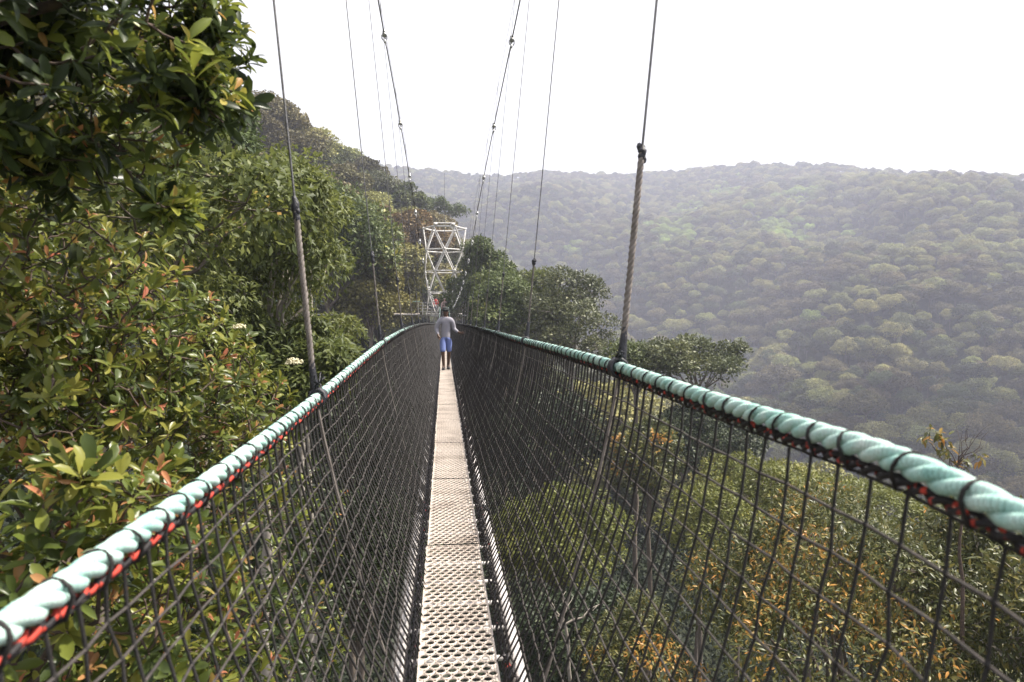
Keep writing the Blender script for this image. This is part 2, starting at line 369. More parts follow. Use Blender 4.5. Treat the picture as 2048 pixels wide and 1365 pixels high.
def limb(mb, a, b_, r0, r1, wig=.12, n=6, sides=6, sag=0):
    a = np.array(a, float); b_ = np.array(b_, float); L = np.linalg.norm(b_-a)
    t = np.linspace(0, 1, n)[:, None]; p = a+(b_-a)*t
    w = rng.normal(size=(n, 3))*wig*L*.25; w[0] = 0; w[-1] = 0
    p = p+w; p[:, 2] += (np.sin(t[:, 0]*math.pi)*sag*L)
    tube(mb, p, r0+(r1-r0)*t[:, 0], sides, cap=False)
    return p
def crown_leaves(mb, ells, n, size, kind, droop=.0, thick=.45, young=.15, flat=0, up_bias=.5):
    p, nn = shell_points(ells, n, thick, up_bias)
    mr = np.mean([np.mean(np.broadcast_to(r, (3,))) for c, r in ells])
    b1 = vnoise(p[:, 0]+p[:, 2]*.6, p[:, 1]-p[:, 2]*.8, mr*.55, 21)+.6*vnoise(p[:, 0]-p[:, 2]*.7, p[:, 1]+p[:, 2]*.5, mr*.22, 22)
    p = p+nn*(b1*mr*.42)[:, None]
    d = nrm(nn*.8+rdir(n)*.9+np.array([0, 0, -droop]))
    ups = nrm(nn+rdir(n)*.5+np.array([0, 0, .6+flat]))
    # clump-wise and leaf-wise colour of the leaves themselves: fresh growth on some shoots
    cl = vnoise(p[:, 0]*1.0+p[:, 2]*.7, p[:, 1]-p[:, 2]*.4, max(size*9, .3), 4)+.5
    tint = np.clip(rng.random(n)*.5+cl*.35, 0, .85)
    yg = (rng.random(n) < young*1.6) & (nn[:, 2] > .1) & (cl > .55); tint[yg] = rng.uniform(.8, 1, yg.sum())
    add_leaves(mb, p, d, ups, size*rng.uniform(.65, 1.25, n), tint, kind)
    return p, nn
def whorl_leaves(mb, tips, dirs, size, per=8, young=.35, kind='obovate'):
    P_, D_, U_, S_, T_ = [], [], [], [], []
    for p, d in zip(tips, dirs):
        a = nrm(np.cross(d, [0.3, .1, 1])); b_ = np.cross(d, a); ph = random.random()*6.28
        sz = size*random.uniform(.7, 1.2); base = random.random()*.55+.08; yg = random.random() < young
        k = per+random.randint(-2, 2)
        for i in range(k):
            an = ph+i*2.4; spread = random.uniform(.5, 1.4)*(.55 if i < 3 else 1)
            dd = nrm(d*math.cos(spread)+(a*math.cos(an)+b_*math.sin(an))*math.sin(spread)+np.array([0, 0, -.12])+rng.normal(size=3)*.13)
            P_.append(p-d*(i*.09*sz)); D_.append(dd); U_.append(d+rng.normal(size=3)*.2); S_.append(sz*random.uniform(.7, 1.15)*(.7 if (yg and i < 3) else 1))
            T_.append(min(1, random.uniform(.8, 1.0)) if (yg and i < 3) else (min(.8, base+random.uniform(.05, .3)) if not yg else random.uniform(.45, .8)))
    P_, D_, U_, S_, T_ = [np.array(a_) for a_ in (P_, D_, U_, S_, T_)]; k = rng.random(len(P_)) < .35
    add_leaves(mb, P_[~k], D_[~k], U_[~k], S_[~k], T_[~k], kind); add_leaves(mb, P_[k], D_[k], U_[k], S_[k]*.9, T_[k], 'curled')
def branches(mb, root, top, tips, r0, n_main=9, tipr=.003, wig=.1, sides=5):
    """trunk, limbs to a few tips, twigs from the limbs to all other tips"""
    root = np.array(root, float); top = np.array(top, float)
    limb(mb, root, top, r0, r0*.7, .04, 8, 9)
    idx = rng.choice(len(tips), min(n_main, len(tips)), replace=False); nodes = []; lv = []
    for i in idx:
        p = limb(mb, top, tips[i], r0*.5, tipr*1.6, wig, 8, 6, .05)
        nodes.append(p[1:]); lv.append(np.arange(1, 8))
    nodes = np.concatenate(nodes)
    order = np.argsort(np.linalg.norm(tips-top, axis=1))
    for i in order:
        q = tips[i]; d = np.linalg.norm(nodes-q, axis=1)+.25*np.linalg.norm(nodes-top, axis=1)
        k = int(np.argmin(d)); L = np.linalg.norm(nodes[k]-q)
        p = limb(mb, nodes[k], q, tipr*1.3+.006*min(L, 1.5), tipr, .14, 5, 4, -.04)
        nodes = np.vstack([nodes, p[2:4]])
def whorl_shrub(name, label, cat, ells, n, size, mat, root, top, r0, group=None, young=.35, xmax=-.66, per=8, thick=.75, kind='obovate', flowers=None, upb=.35):
    root = np.array(root, float); e = empty(name, tuple(root)); tag(e, label, cat, group)
    p, nn = shell_points(ells, n*2, thick, upb)
    keep = p[:, 0] < xmax if xmax < 0 else p[:, 0] > xmax
    p = p[keep][:n]; nn = nn[keep][:n]
    d = nrm(nn*.8+np.array([0, 0, .55])+rng.normal(size=p.shape)*.35)
    lf = MB(); whorl_leaves(lf, p-root, d, size, per, young, kind)
    br = MB(); branches(br, (0, 0, 0), np.array(top)-root, p-root-d*.02, r0)
    br.obj('trunk', M['twig'], e); lf.obj('crown', mat, e)
    if flowers:
        for c, r in flowers:
            f = MB(); 
            for _ in range(120):
                q = rdir(1)[0]; q[2] = abs(q[2]); ball(f, np.array(c)-root+q*r*random.uniform(.6, 1)*np.array([1, 1, .6]), random.uniform(.004, .008)*r/.06, 5)
            f.obj('flower_cluster', M['flower'], e)
    return e
def leafy_tree(name, label, cat, c, r, nl, size, mat, kind='oval', lob=12, lsize=.4, droop=.2, bark='bark', trunk_r=.16, group=None, young=.12, low=-.25, thick=.5, core=True, ground=None, lean=(0, 0), nmain=10, flat=0, upb=.5):
    c = np.array(c, float); gx, gy = c[0]+lean[0], c[1]+lean[1]; gz = H1(gx, gy)-.3
    root = np.array([gx, gy, gz]); e = empty(name, tuple(root)); tag(e, label, cat, group)
    ells = lobes(c-root, r, lob, lsize, low)
    lf = MB(); crown_leaves(lf, ells, nl, size, kind, droop, thick, young, flat, upb)
    tr = MB(); top = c-root-np.array([0, 0, r[2]*.55]); 
    limb(tr, (0, 0, 0), top, trunk_r, trunk_r*.6, .02, 9, 10)
    for q, rr in ells[1:]:
        mid = top+(q-top)*.55+rng.normal(size=3)*.08*np.mean(r)
        limb(tr, top-np.array([0, 0, r[2]*random.uniform(0, .4)]), mid, trunk_r*.42, trunk_r*.2, .1, 5, 6)
        limb(tr, mid, q, trunk_r*.2, trunk_r*.1, .12, 5, 5)
        for _ in range(5):
            d = rdir(1)[0]; d[2] = abs(d[2])*.8-.1
            limb(tr, q, q+d*np.array(rr)*.85, trunk_r*.09, trunk_r*.03, .15, 4, 4)
    tr.obj('trunk', M[bark], e); lf.obj('crown', mat, e)
    return e
# --- near left: overhanging broadleaf branch, flowering shrub, reddish shrubs
whorl_shrub('broadleaf_tree', 'dark overhanging glossy-leaved tree top above the turquoise rope, filling the upper left', 'tree',
    [(P(30, 60, 2.2), (.66, .8, .42)), (P(400, 60, 2.3), (.15, .3, .15)), (P(385, 205, 2.3), (.15, .3, .12)), (P(330, 415, 2.3), (.09, .15, .05)), (P(80, 300, 2.4), (.42, .5, .12))],
    900, .082, M['leaf_dark'], (-3.4, 2.2, H1(-3.4, 2.2)), (-2.2, 2.3, .35), .07, young=.35, thick=.95)
whorl_shrub('flowering_shrub', 'green shrub with cream flower heads and orange young leaves beside the first hanger rope', 'shrub',
    [(P(60, 670, 3.0), (.66, .9, .60)), (P(-80, 830, 3.1), (.6, .8, .5)), (P(310, 800, 3.9), (.58, .8, .68)), (P(460, 880, 4.8), (.46, .8, .62))],
    1750, .072, M['leaf_near'], (-2.6, 4.0, H1(-2.6, 4)), (-2.1, 3.9, -1.6), .06, young=.27, xmax=-.7, thick=.8,
    flowers=[(P(478, 658, 4.3), .05), (P(588, 728, 4.5), .06)])
whorl_shrub('red_tipped_shrub', 'low shrub with pink and orange young shoots just below the left rope', 'shrub',
    [(P(110, 1130, 2.3), (.52, .6, .40)), (P(250, 1330, 2.9), (.6, .8, .5)), (P(180, 950, 2.1), (.1, .2, .08))],
    520, .085, M['leaf_near'], (-2.2, 2.4, H1(-2.2, 2.4)), (-1.7, 2.6, -1.9), .05, young=.45, thick=.8)
whorl_shrub('small_leaved_shrub', 'dark small-leaved shrub seen through the left net behind the low red-tipped shrub', 'shrub',
    [(P(520, 1120, 5.6), (.75, 1.3, .95)), (P(520, 1400, 5.2), (.8, 1.3, .9))],
    520, .085, M['leaf_dark'], (-2.6, 6, H1(-2.6, 6)), (-2.2, 5.9, -3.2), .06, young=.3, xmax=-.8, thick=.7)
# --- left, middle distance
leafy_tree('drooping_leaf_tree', 'bright green tree with drooping narrow leaves left of the bridge, behind the first hanger', 'tree',
    P(530, 560, 13.0), (1.75, 1.9, 2.65), 24000, .118, M['leaf_fresh'], 'lance', 26, .33, .75, 'bark_pale', .13, young=.12, low=-.6)
leafy_tree('drooping_leaf_tree', 'lower drooping-leaved green tree seen over the left rope, left of the yellow-olive crown', 'tree',
    P(610, 720, 15.0), (1.25, 1.6, 1.5), 11000, .118, M['leaf_fresh'], 'lance', 16, .36, .75, 'bark_pale', .12, young=.1, low=-.6)
leafy_tree('dark_leaf_tree', 'tall dark tree whose top peeks above the overhanging branch against the sky', 'tree',
    P(395, 275, 26), (2.0, 2.2, 3.3), 9000, .22, M['leaf_mid'], 'oval', 18, .36, .3, 'bark', .2)
leafy_tree('dark_leaf_tree', 'dark green tree between the drooping-leaved tree and the yellow-olive crown', 'tree',
    P(655, 500, 60), (6.0, 6, 6.0), 16000, .4, M['leaf_mid'], 'oval', 18, .36, .4, 'bark', .3)
leafy_tree('olive_crown_tree', 'yellow-olive tree with clumpy rounded crown left of the white lattice tower', 'tree',
    P(762, 590, 84), (6.8, 6, 7.0), 22000, .36, M['leaf_olive'], 'card', 32, .3, .0, 'bark', .32, low=-.5, thick=.28)
leafy_tree('bronze_crown_tree', 'wide bronze-brown crown behind the lattice tower, above the yellow-olive tree', 'tree',
    P(770, 480, 112), (10.5, 7, 4.8), 22000, .45, M['leaf_brown'], 'card', 32, .28, .0, 'bark', .35, low=-.3, thick=.28)
leafy_tree('feathery_tree', 'grey-green feathery tree on the slope below the brown crest', 'tree',
    P(745, 400, 135), (6.5, 5, 6.5), 12000, .45, M['leaf_grey'], 'oval', 20, .34, .3, 'bark_pale', .3)
for (px, py, Yd, rx, rz, lab) in [(852, 408, 150, 5.0, 1.5, 'airy umbrella-shaped tree above the lattice tower on its left side'), (893, 425, 152, 5.4, 2.0, 'denser umbrella-shaped tree directly above the top ring of the lattice tower')]:
    leafy_tree('umbrella_tree', lab, 'tree', P(px, py, Yd), (rx, 4.5, rz*.85), 2600, .36, M['leaf_mid'], 'card', 14, .26, 0, 'bark', .22, low=0, thick=.5, group='umbrella trees above the tower')
leafy_tree('dark_leaf_tree', 'dark tree filling the gap between the overhanging branch and the flowering shrub', 'tree',
    P(190, 470, 9), (2.6, 2.0, 1.7), 12000, .12, M['leaf_fresh'], 'oval', 22, .34, .4, 'bark', .12)
leafy_tree('drooping_leaf_tree', 'small drooping-leaved crown top reaching right behind the splice of the first hanger', 'tree',
    P(618, 425, 15.5), (.95, 1.0, .75), 3000, .15, M['leaf_fresh'], 'lance', 10, .4, .75, 'bark_pale', .08, young=.12, low=-.6)
leafy_tree('dark_leaf_tree', 'dark leafy crown low behind the first left hanger, under the drooping-leaved tree', 'tree',
    P(560, 735, 12.2), (1.35, 1.2, 1.15), 12000, .14, M['leaf_fresh'], 'lance', 14, .36, .5, 'bark', .1, young=.08, low=-.5)
# --- right of the tower
leafy_tree('round_leaf_tree', 'mid green tree growing against the right half of the lattice tower', 'tree',
    P(966, 590, 61.5), (3.7, 2.4, 5.4), 24000, .3, M['leaf_mid'], 'oval', 24, .33, .2, 'bark', .25, young=.08)
leafy_tree('round_leaf_tree', 'dense green tree between the tower tree and the broad dark tree', 'tree',
    P(1010, 640, 56), (3.2, 3, 4.8), 15000, .26, M['leaf_mid'], 'oval', 20, .33, .2, 'bark', .22, young=.06)
leafy_tree('pale_limbed_tree', 'broad dark green tree with pale limbs above the right rope, near its nearest hanger', 'tree',
    P(1140, 650, 52), (3.7, 3.6, 5.0), 14000, .24, M['leaf_grey'], 'oval', 24, .32, .2, 'bark_pale', .26, young=.05, low=-.5)
leafy_tree('flat_topped_tree', 'flat-topped tree with bare spreading branches behind the right rope', 'tree',
    P(1395, 745, 42), (4.4, 3, 2.2), 9000, .22, M['leaf_grey'], 'oval', 20, .27, .1, 'bark', .14, low=.15, thick=.6, upb=.9)
leafy_tree('flat_topped_tree', 'low bushy green tree between the broad dark tree and the flat-topped tree', 'tree',
    P(1270, 740, 45), (2.6, 3, 1.9), 5200, .24, M['leaf_mid'], 'oval', 14, .36, .1, 'bark', .2)
# --- below the bridge, right
leafy_tree('rusty_leaf_tree', 'large tree with rusty orange young leaves below the right net, lower right', 'tree',
    P(1700, 1310, 11.5), (3.3, 3.4, 2.8), 34000, .105, M['leaf_rust'], 'lance', 26, .36, .5, 'bark', .14, young=.2, low=-.1, thick=.32)
leafy_tree('rusty_leaf_tree', 'smaller rusty-leaved crown low in the picture, left of the large rusty-leaved tree', 'tree',
    P(1290, 1330, 12.5), (1.3, 1.5, 1.1), 6000, .1, M['leaf_rust'], 'lance', 12, .4, .5, 'bark', .1, young=.3, low=-.1, thick=.35)
leafy_tree('rusty_leaf_tree', 'brownish small-leaved tree at the right edge under the thick end of the rope', 'tree',
    P(2060, 1200, 9.5), (1.6, 2.0, 1.75), 5500, .13, M['leaf_rust'], 'lance', 16, .36, .4, 'bark_pale', .1, young=.05, low=-.3)
leafy_tree('yellow_green_tree', 'smooth yellow-green crown below the right rope, behind the rusty-leaved tree', 'tree',
    P(1620, 1090, 29), (6.6, 5.0, 3.1), 34000, .17, M['leaf_lime'], 'oval', 44, .26, .1, 'bark', .2, young=.1, thick=.25)
leafy_tree('yellow_green_tree', 'bright yellow-green round crown seen through the net right of the deck', 'tree',
    P(1120, 1085, 26), (2.7, 2.4, 2.3), 16000, .15, M['leaf_lime'], 'oval', 34, .3, .1, 'bark', .16, young=.1, thick=.4, low=-.6)
leafy_tree('orange_crown_tree', 'orange-brown crown seen through the net below the second right hanger', 'tree',
    P(1300, 930, 36), (2.3, 2.2, 2.6), 9000, .2, M['leaf_rust'], 'oval', 18, .33, .1, 'bark', .18, young=.5, thick=.3)
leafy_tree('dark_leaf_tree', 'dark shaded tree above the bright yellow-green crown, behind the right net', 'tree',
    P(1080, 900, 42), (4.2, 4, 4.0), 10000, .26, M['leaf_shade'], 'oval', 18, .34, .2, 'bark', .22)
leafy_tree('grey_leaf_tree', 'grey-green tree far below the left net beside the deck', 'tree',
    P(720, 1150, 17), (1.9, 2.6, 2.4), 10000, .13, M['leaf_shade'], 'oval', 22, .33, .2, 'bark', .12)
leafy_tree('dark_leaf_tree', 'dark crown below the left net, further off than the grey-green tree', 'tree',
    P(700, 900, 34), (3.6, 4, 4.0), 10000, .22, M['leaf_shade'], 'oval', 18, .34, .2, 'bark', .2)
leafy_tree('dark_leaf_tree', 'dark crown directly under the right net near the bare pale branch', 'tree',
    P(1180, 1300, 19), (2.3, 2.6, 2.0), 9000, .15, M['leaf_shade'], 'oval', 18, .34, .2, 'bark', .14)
leafy_tree('round_leaf_tree', 'green tree with a shoulder-high crown just left of the broad dark tree with pale limbs', 'tree',
    P(1065, 645, 60), (3.6, 3, 5.4), 15000, .26, M['leaf_fresh'], 'oval', 20, .33, .2, 'bark', .22, young=.06)
leafy_tree('yellow_green_tree', 'rounded yellow-green crown just under the right rope, above the large rusty-leaved tree', 'tree',
    P(1480, 1010, 34), (3.2, 3, 2.6), 12000, .17, M['leaf_lime'], 'oval', 20, .36, .1, 'bark', .16, young=.1, thick=.3)
leafy_tree('dark_leaf_tree', 'dark green crown between the orange crown and the flat-topped tree, under the rope', 'tree',
    P(1400, 890, 40), (3.4, 3, 2.4), 9000, .2, M['leaf_shade'], 'oval', 18, .36, .1, 'bark', .16, thick=.4)
leafy_tree('olive_crown_tree', 'nearer yellow-olive crown half hiding the side walkway left of the tower', 'tree',
    P(742, 600, 61), (3.3, 2.2, 4.0), 12000, .26, M['leaf_olive'], 'card', 22, .34, .0, 'bark', .25, low=-.5, thick=.3)
# thin sprig above the rope on the right, and a bare pale branch below the deck
e = empty('sapling', tuple(P(1925, 1300, 9))); tag(e, 'thin sapling with a few drooping leaves and bare twigs rising behind the right rope', 'sapling')
o0 = np.array(e.location); tr = MB(); lf = MB()
st = limb(tr, (0, 0, 0), P(1915, 930, 9)-o0, .03, .014, .04, 9, 6)
cl = [(1870, 862), (1890, 880), (1855, 875), (1895, 905), (1930, 925), (1905, 935), (1960, 915), (1880, 895)]
for (a_, b_) in cl:
    q = P(a_, b_, 9+random.uniform(-.2, .2))-o0; limb(tr, st[-1]-np.array([0, 0, random.uniform(0, .25)]), q, .008, .003, .15, 5, 4)
    k = 11; add_leaves(lf, q+rng.normal(size=(k, 3))*.05, nrm(rdir(k)+[0, 0, -.7]), np.tile([0, 0, 1.], (k, 1))+rdir(k)*.4, .13, rng.uniform(.3, .95, k), 'lance')
for (a_, b_) in [(1935, 850), (1950, 870), (1978, 862), (1945, 838), (1968, 890), (1925, 862), (1985, 845)]:
    q = P(a_, b_, 9)-o0; p = limb(tr, st[-1], q, .008, .002, .2, 6, 4)
    limb(tr, p[3], p[3]+rng.normal(size=3)*.09+[0, 0, .1], .003, .0015, .1, 4, 4)
tr.obj('trunk', M['twig'], e); lf.obj('crown', M['leaf_rust'], e)
e = empty('bare_branch', tuple(P(1150, 1500, 15))); tag(e, 'bare forked pale dead tree seen through the net at lower right of the deck', 'dead tree')
o0 = np.array(e.location); tr = MB()
gz = H1(o0[0], o0[1])-o0[2]
limb(tr, (0, 0, gz), (0, 0, 0), .09, .06, .02, 6, 7)
p = limb(tr, (0, 0, 0), P(1130, 1250, 15)-o0, .055, .035, .08, 7, 7)
for (a_, b_) in [(1210, 1205), (1100, 1200), (1125, 1180)]:
    q = limb(tr, p[-1], P(a_, b_, 15)-o0, .03, .012, .15, 6, 6)
    for k in (2, 4): limb(tr, q[k], q[k]+rng.normal(size=3)*.2+[0, 0, .15], .012, .004, .2, 4, 5)
tr.obj('trunk', M['bark_pale'], e)

# --- undergrowth on the slopes below the bridge
nU = 150000
ux = rng.uniform(-26, 46, nU); uy = rng.uniform(3, 92, nU); hh = np.concatenate([H(ux[i:i+5000], uy[i:i+5000]) for i in range(0, nU, 5000)])
bush = np.clip(vnoise(ux, uy, 2.6, 11)+.45, 0, 1)*3.2+np.clip(vnoise(ux, uy, 1.1, 12)+.3, 0, 1)*1.2
uz = hh-.1+bush*rng.random(nU)**.45; un = np.stack([vnoise(ux, uy, 1.5, 13)*2, vnoise(ux, uy, 1.5, 14)*2, np.full(nU, .8)], -1)
um = MB(); add_leaves(um, np.stack([ux, uy, uz], -1), nrm(un+rdir(nU)*.9), nrm(un+rdir(nU)*.5), .36*rng.uniform(.6, 1.3, nU), np.clip(vnoise(ux, uy, 3, 15)*.5+.35+rng.random(nU)*.35, 0, 1), 'oval' if False else 'card')
M['leaf_under'] = leaf_mat('leaf_undergrowth', [(0, (.008, .012, .006)), (.6, (.018, .026, .011)), (1, (.035, .045, .018))], rough=.6, trans=.15)  # leaf colour darkened to stand in for shade in the valley
tag(um.obj('undergrowth', M['leaf_under']), 'dense dark undergrowth covering the slope below the walkway', 'undergrowth', kind='stuff')
# --- hillside forest: four tree shapes, copied
def hill_tree(i, mat, Rc, hc, tall, nl=4600, bark='bark'):
    cr = MB(); c = np.array([0, 0, tall-hc*.6]); ells = lobes(c, (Rc, Rc, hc*.8), 17, .34, -.1)
    crown_leaves(cr, ells, nl, .5, 'card', 0, .35, .1, .3, .6)
    tr = MB(); limb(tr, (0, 0, -3), (0, 0, tall-hc*1.1), .24, .15, .02, 6, 5)
    for q, rr in ells[1:8]: limb(tr, (0, 0, tall-hc*1.3), q, .15, .06, .1, 4, 4)
    return cr.mesh('crown', M[mat]), tr.mesh('trunk', M[bark])
M['hill_d'] = leaf_mat('hill_lime', [(0, (.2, .26, .07)), (.5, (.32, .4, .11)), (1, (.42, .48, .15))], rough=.65, trans=.15, vary=.2, hue=.01)  # light green crowns, with sunlit brightness put into the colour
HT = [hill_tree(0, 'hill_a', 5.4, 5.4, 16), hill_tree(1, 'hill_b', 6.6, 4.6, 16), hill_tree(2, 'hill_c', 4.8, 4.6, 14), hill_tree(3, 'hill_a', 4.0, 6.0, 18), hill_tree(4, 'hill_b', 6.0, 3.8, 17), hill_tree(5, 'hill_c', 7.0, 5.2, 17), hill_tree(6, 'hill_d', 5.2, 4.6, 15)]
KIND = ['round green', 'wide bronze', 'small pale green', 'narrow green', 'flat-topped bronze', 'broad pale green', 'light green']
sp = 5.9; g = np.arange(-260, 900, sp); gx, gy = np.meshgrid(g, np.arange(40, 1010, sp))
gx = (gx+rng.uniform(-.42, .42, gx.shape)*sp).ravel(); gy = (gy+rng.uniform(-.42, .42, gy.shape)*sp).ravel()
gr = np.hypot(gx, gy); gth = np.degrees(np.arctan2(gx, gy))
ok = (gth > -40) & (gth < 50) & (gr > 70) & (gr < 1000)
gx, gy, gr, gth = gx[ok], gy[ok], gr[ok], gth[ok]
gz = np.concatenate([H(gx[i:i+4000], gy[i:i+4000]) for i in range(0, len(gx), 4000)])
pts = np.stack([gx, gy, gz+13], -1); ppx, ppy, pz = project(pts)
ok = (ppx > -80) & (ppx < 2130) & (ppy < 1500)
ok &= ~((np.abs(gx) < 9) & (gy < 78)) & ~((gx < 2) & (gx > -16) & (gy < 80))
# keep the hand-placed trees free
for cx, cy, rr in [(-5, 60, 8), (*P(762, 590, 84)[:2], 9), (*P(770, 480, 112)[:2], 9), (*P(655, 500, 60)[:2], 8), (*P(1145, 650, 52)[:2], 7), (0, 95, 5)]:
    ok &= np.hypot(gx-cx, gy-cy) > rr
gx, gy, gz, gr, ppx, ppy = [a_[ok] for a_ in (gx, gy, gz, gr, ppx, ppy)]
# hidden test: march from the camera to each crown top over the terrain
t_ = np.linspace(.15, .95, 24)
vis = np.ones(len(gx), bool)
for t in t_:
    hx = H(gx*t, gy*t); vis &= (hx+4) < (gz+17)*t
gx, gy, gz, gr, ppx, ppy = [a_[vis] for a_ in (gx, gy, gz, gr, ppx, ppy)]
reg = vnoise(gx, gy, 70, 6)+vnoise(gx, gy, 25, 7)*.7
u = rng.random(len(gx))
var = np.where(reg > .12, np.where(u < .45, 1, np.where(u < .75, 4, np.where(u < .9, 2, 5))), np.where(u < .3, 0, np.where(u < .5, 5, np.where(u < .65, 3, np.where(u < .85, 2, 1)))))
left = (gx < 12) & (gr < 240); uu = rng.random(len(gx)); var = np.where(left & (gy > 105) & (uu < .5), np.where(uu < .3, 1, 4), var)
var = np.where(pale(gx, gy)*.8 > rng.random(len(gx)), np.where(rng.random(len(gx)) < .5, 2, 5), var); var = np.where(clear(gx, gy) > rng.uniform(.3, .6, len(gx)), 6, var); scl = (.5+.85*rng.random(len(gx))**1.3)*(1+.3*(rng.random(len(gx)) < .06)); scl = np.where(gr < 250, rng.uniform(.7, .95, len(gx)), scl); scl = np.where(gr > 450, np.minimum(scl*.76, .98), scl*np.where(gr > 250, .85, 1)); scl = np.where(gr > 760, np.minimum(scl, .8), scl); rot = rng.random(len(gx))*6.283  # pale crowns paint the sunlit patches of the slope
# largest ones in the picture, inside the frame and not behind the near foliage
inside = (ppx > 0) & (ppx < 2048) & (ppy > 0) & (ppy < np.where(ppx > 1240, 735+(ppx-1240)*.36, 640)) & ~((ppx < 480))
score = np.where(inside, scl/gr, 0); order = np.argsort(-score); pick = order[:285]; six = [q for q in order if var[q] == 6][:1]; pick = np.concatenate([pick, six]).astype(int); ispick = np.zeros(len(gx), bool); ispick[pick] = True
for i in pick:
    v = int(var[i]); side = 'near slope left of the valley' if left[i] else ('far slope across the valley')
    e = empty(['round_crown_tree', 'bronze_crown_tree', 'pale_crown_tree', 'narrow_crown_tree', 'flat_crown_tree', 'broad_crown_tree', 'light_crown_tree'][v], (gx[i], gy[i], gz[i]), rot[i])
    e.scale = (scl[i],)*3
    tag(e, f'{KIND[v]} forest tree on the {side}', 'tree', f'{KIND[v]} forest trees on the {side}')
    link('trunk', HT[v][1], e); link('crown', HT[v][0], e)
rest = ~ispick
print('trees individual', len(pick), 'rest', rest.sum())
# sources for the mass: plain objects that are themselves trees of that slope
src = []
me = bpy.data.meshes.new('hill_forest'); N = int(rest.sum())
me.vertices.add(N); me.vertices.foreach_set('co', np.stack([gx, gy, gz], -1)[rest].astype(np.float32).ravel())
for nm, ty, arr in [('scl', 'FLOAT', scl[rest]), ('rot', 'FLOAT', rot[rest]), ('var', 'INT', var[rest])]:
    a_ = me.attributes.new(nm, ty, 'POINT'); a_.data.foreach_set('value', arr.astype(np.float32 if ty == 'FLOAT' else np.int32))
fo = link('hill_forest', me); tag(fo, 'dense hazy rainforest covering the slopes beyond the nearest trees', 'forest', kind='stuff')
for k in range(7):   # first tree of every shape that was placed
    ch = [o for o in bpy.data.objects if o.type == 'MESH' and o.data in (HT[k][0], HT[k][1])]
    c_ = next((o for o in ch if o.data == HT[k][0]), None); t_o = next((o for o in ch if o.data == HT[k][1]), None)
    src.append((c_, t_o))
ng = bpy.data.node_groups.new('forest_scatter', 'GeometryNodeTree')
ng.interface.new_socket('Geometry', in_out='INPUT', socket_type='NodeSocketGeometry'); ng.interface.new_socket('Geometry', in_out='OUTPUT', socket_type='NodeSocketGeometry')
N_ = ng.nodes; gi = N_.new('NodeGroupInput'); go = N_.new('NodeGroupOutput'); mp = N_.new('GeometryNodeMeshToPoints'); ip = N_.new('GeometryNodeInstanceOnPoints')
jn = N_.new('GeometryNodeJoinGeometry')
insts = []
for c_, t_o in src:
    j2 = N_.new('GeometryNodeJoinGeometry')
    for o in (t_o, c_):
        oi = N_.new('GeometryNodeObjectInfo'); oi.inputs['Object'].default_value = o; oi.transform_space = 'ORIGINAL'
        ng.links.new(oi.outputs['Geometry'], j2.inputs[0])
    g2 = N_.new('GeometryNodeGeometryToInstance'); ng.links.new(j2.outputs[0], g2.inputs[0]); insts.append(g2)
for g2 in reversed(insts): ng.links.new(g2.outputs[0], jn.inputs[0])
def na(name, dt):
    q = N_.new('GeometryNodeInputNamedAttribute'); q.data_type = dt; q.inputs[0].default_value = name; return q.outputs[0]
cx = N_.new('ShaderNodeCombineXYZ'); ng.links.new(na('rot', 'FLOAT'), cx.inputs[2])
ng.links.new(gi.outputs[0], mp.inputs[0]); ng.links.new(mp.outputs[0], ip.inputs['Points']); ng.links.new(jn.outputs[0], ip.inputs['Instance'])
ip.inputs['Pick Instance'].default_value = True
ng.links.new(na('var', 'INT'), ip.inputs['Instance Index']); ng.links.new(na('scl', 'FLOAT'), ip.inputs['Scale']); ng.links.new(cx.outputs[0], ip.inputs['Rotation'])
ng.links.new(ip.outputs[0], go.inputs[0])
fo.modifiers.new('scatter', 'NODES').node_group = ng

# ---------------------------------------------------------------- the walkway bridge
XC = .055; DW = .165
def smooth_tab(tab):
    ys = np.array([t[0] for t in tab]); vs = np.array([t[1] for t in tab])
    def f(y):
        y = np.asarray(y, float)
        # cubic hermite
        m = np.gradient(vs, ys); k = np.clip(np.searchsorted(ys, y)-1, 0, len(ys)-2)
        h = ys[k+1]-ys[k]; t = np.clip((y-ys[k])/h, 0, 1)
        return (2*t**3-3*t**2+1)*vs[k]+(t**3-2*t**2+t)*h*m[k]+(-2*t**3+3*t**2)*vs[k+1]+(t**3-t**2)*h*m[k+1]
    return f
DZ = smooth_tab([(-5, -1.43), (0, -1.43), (20, -1.43), (36, -1.42), (46, -1.15), (55, -.5), (63.2, .42), (66, .55)])
def rail(side):
    if side < 0:
        px = [(0, 1262), (100, 1193), (250, 1085), (400, 975), (520, 885), (640, 790), (700, 739), (770, 682), (800, 664), (830, 652), (848, 648)]; x = -.5
    else:
        px = [(2048, 1040), (1950, 990), (1800, 922), (1640, 868), (1500, 824), (1400, 791), (1300, 756), (1240, 735), (1150, 708), (1043, 680), (990, 665), (940, 652)]; x = .63
    tb = [(PX(a, b_, x)[1], PX(a, b_, x)[2]) for a, b_ in px]
    z0 = tb[0][1]
    tb = [(-5, z0-.02), (-1.5, z0-.0)]+tb+[(30, -.2), (36, -.22), (45, -.08), (55, .35), (63.2, 1.55), (66, 1.65)]
    return smooth_tab(tb), x
RAIL = {s: rail(s) for s in (-1, 1)}
def railx(s, y):
    y = np.asarray(y, float); return RAIL[s][1]*(1-.35*sst(y, 32, 60))
Y0, Y1 = -3.0, 63.0
HY = [2.55+2.85*k for k in range(-1, 21)]
bridge = empty('suspension_bridge', (XC, 0, -1.43)); B0 = np.array([XC, 0, -1.43])
tag(bridge, 'narrow canopy walkway with perforated deck, black nets and turquoise handrail ropes', 'footbridge')
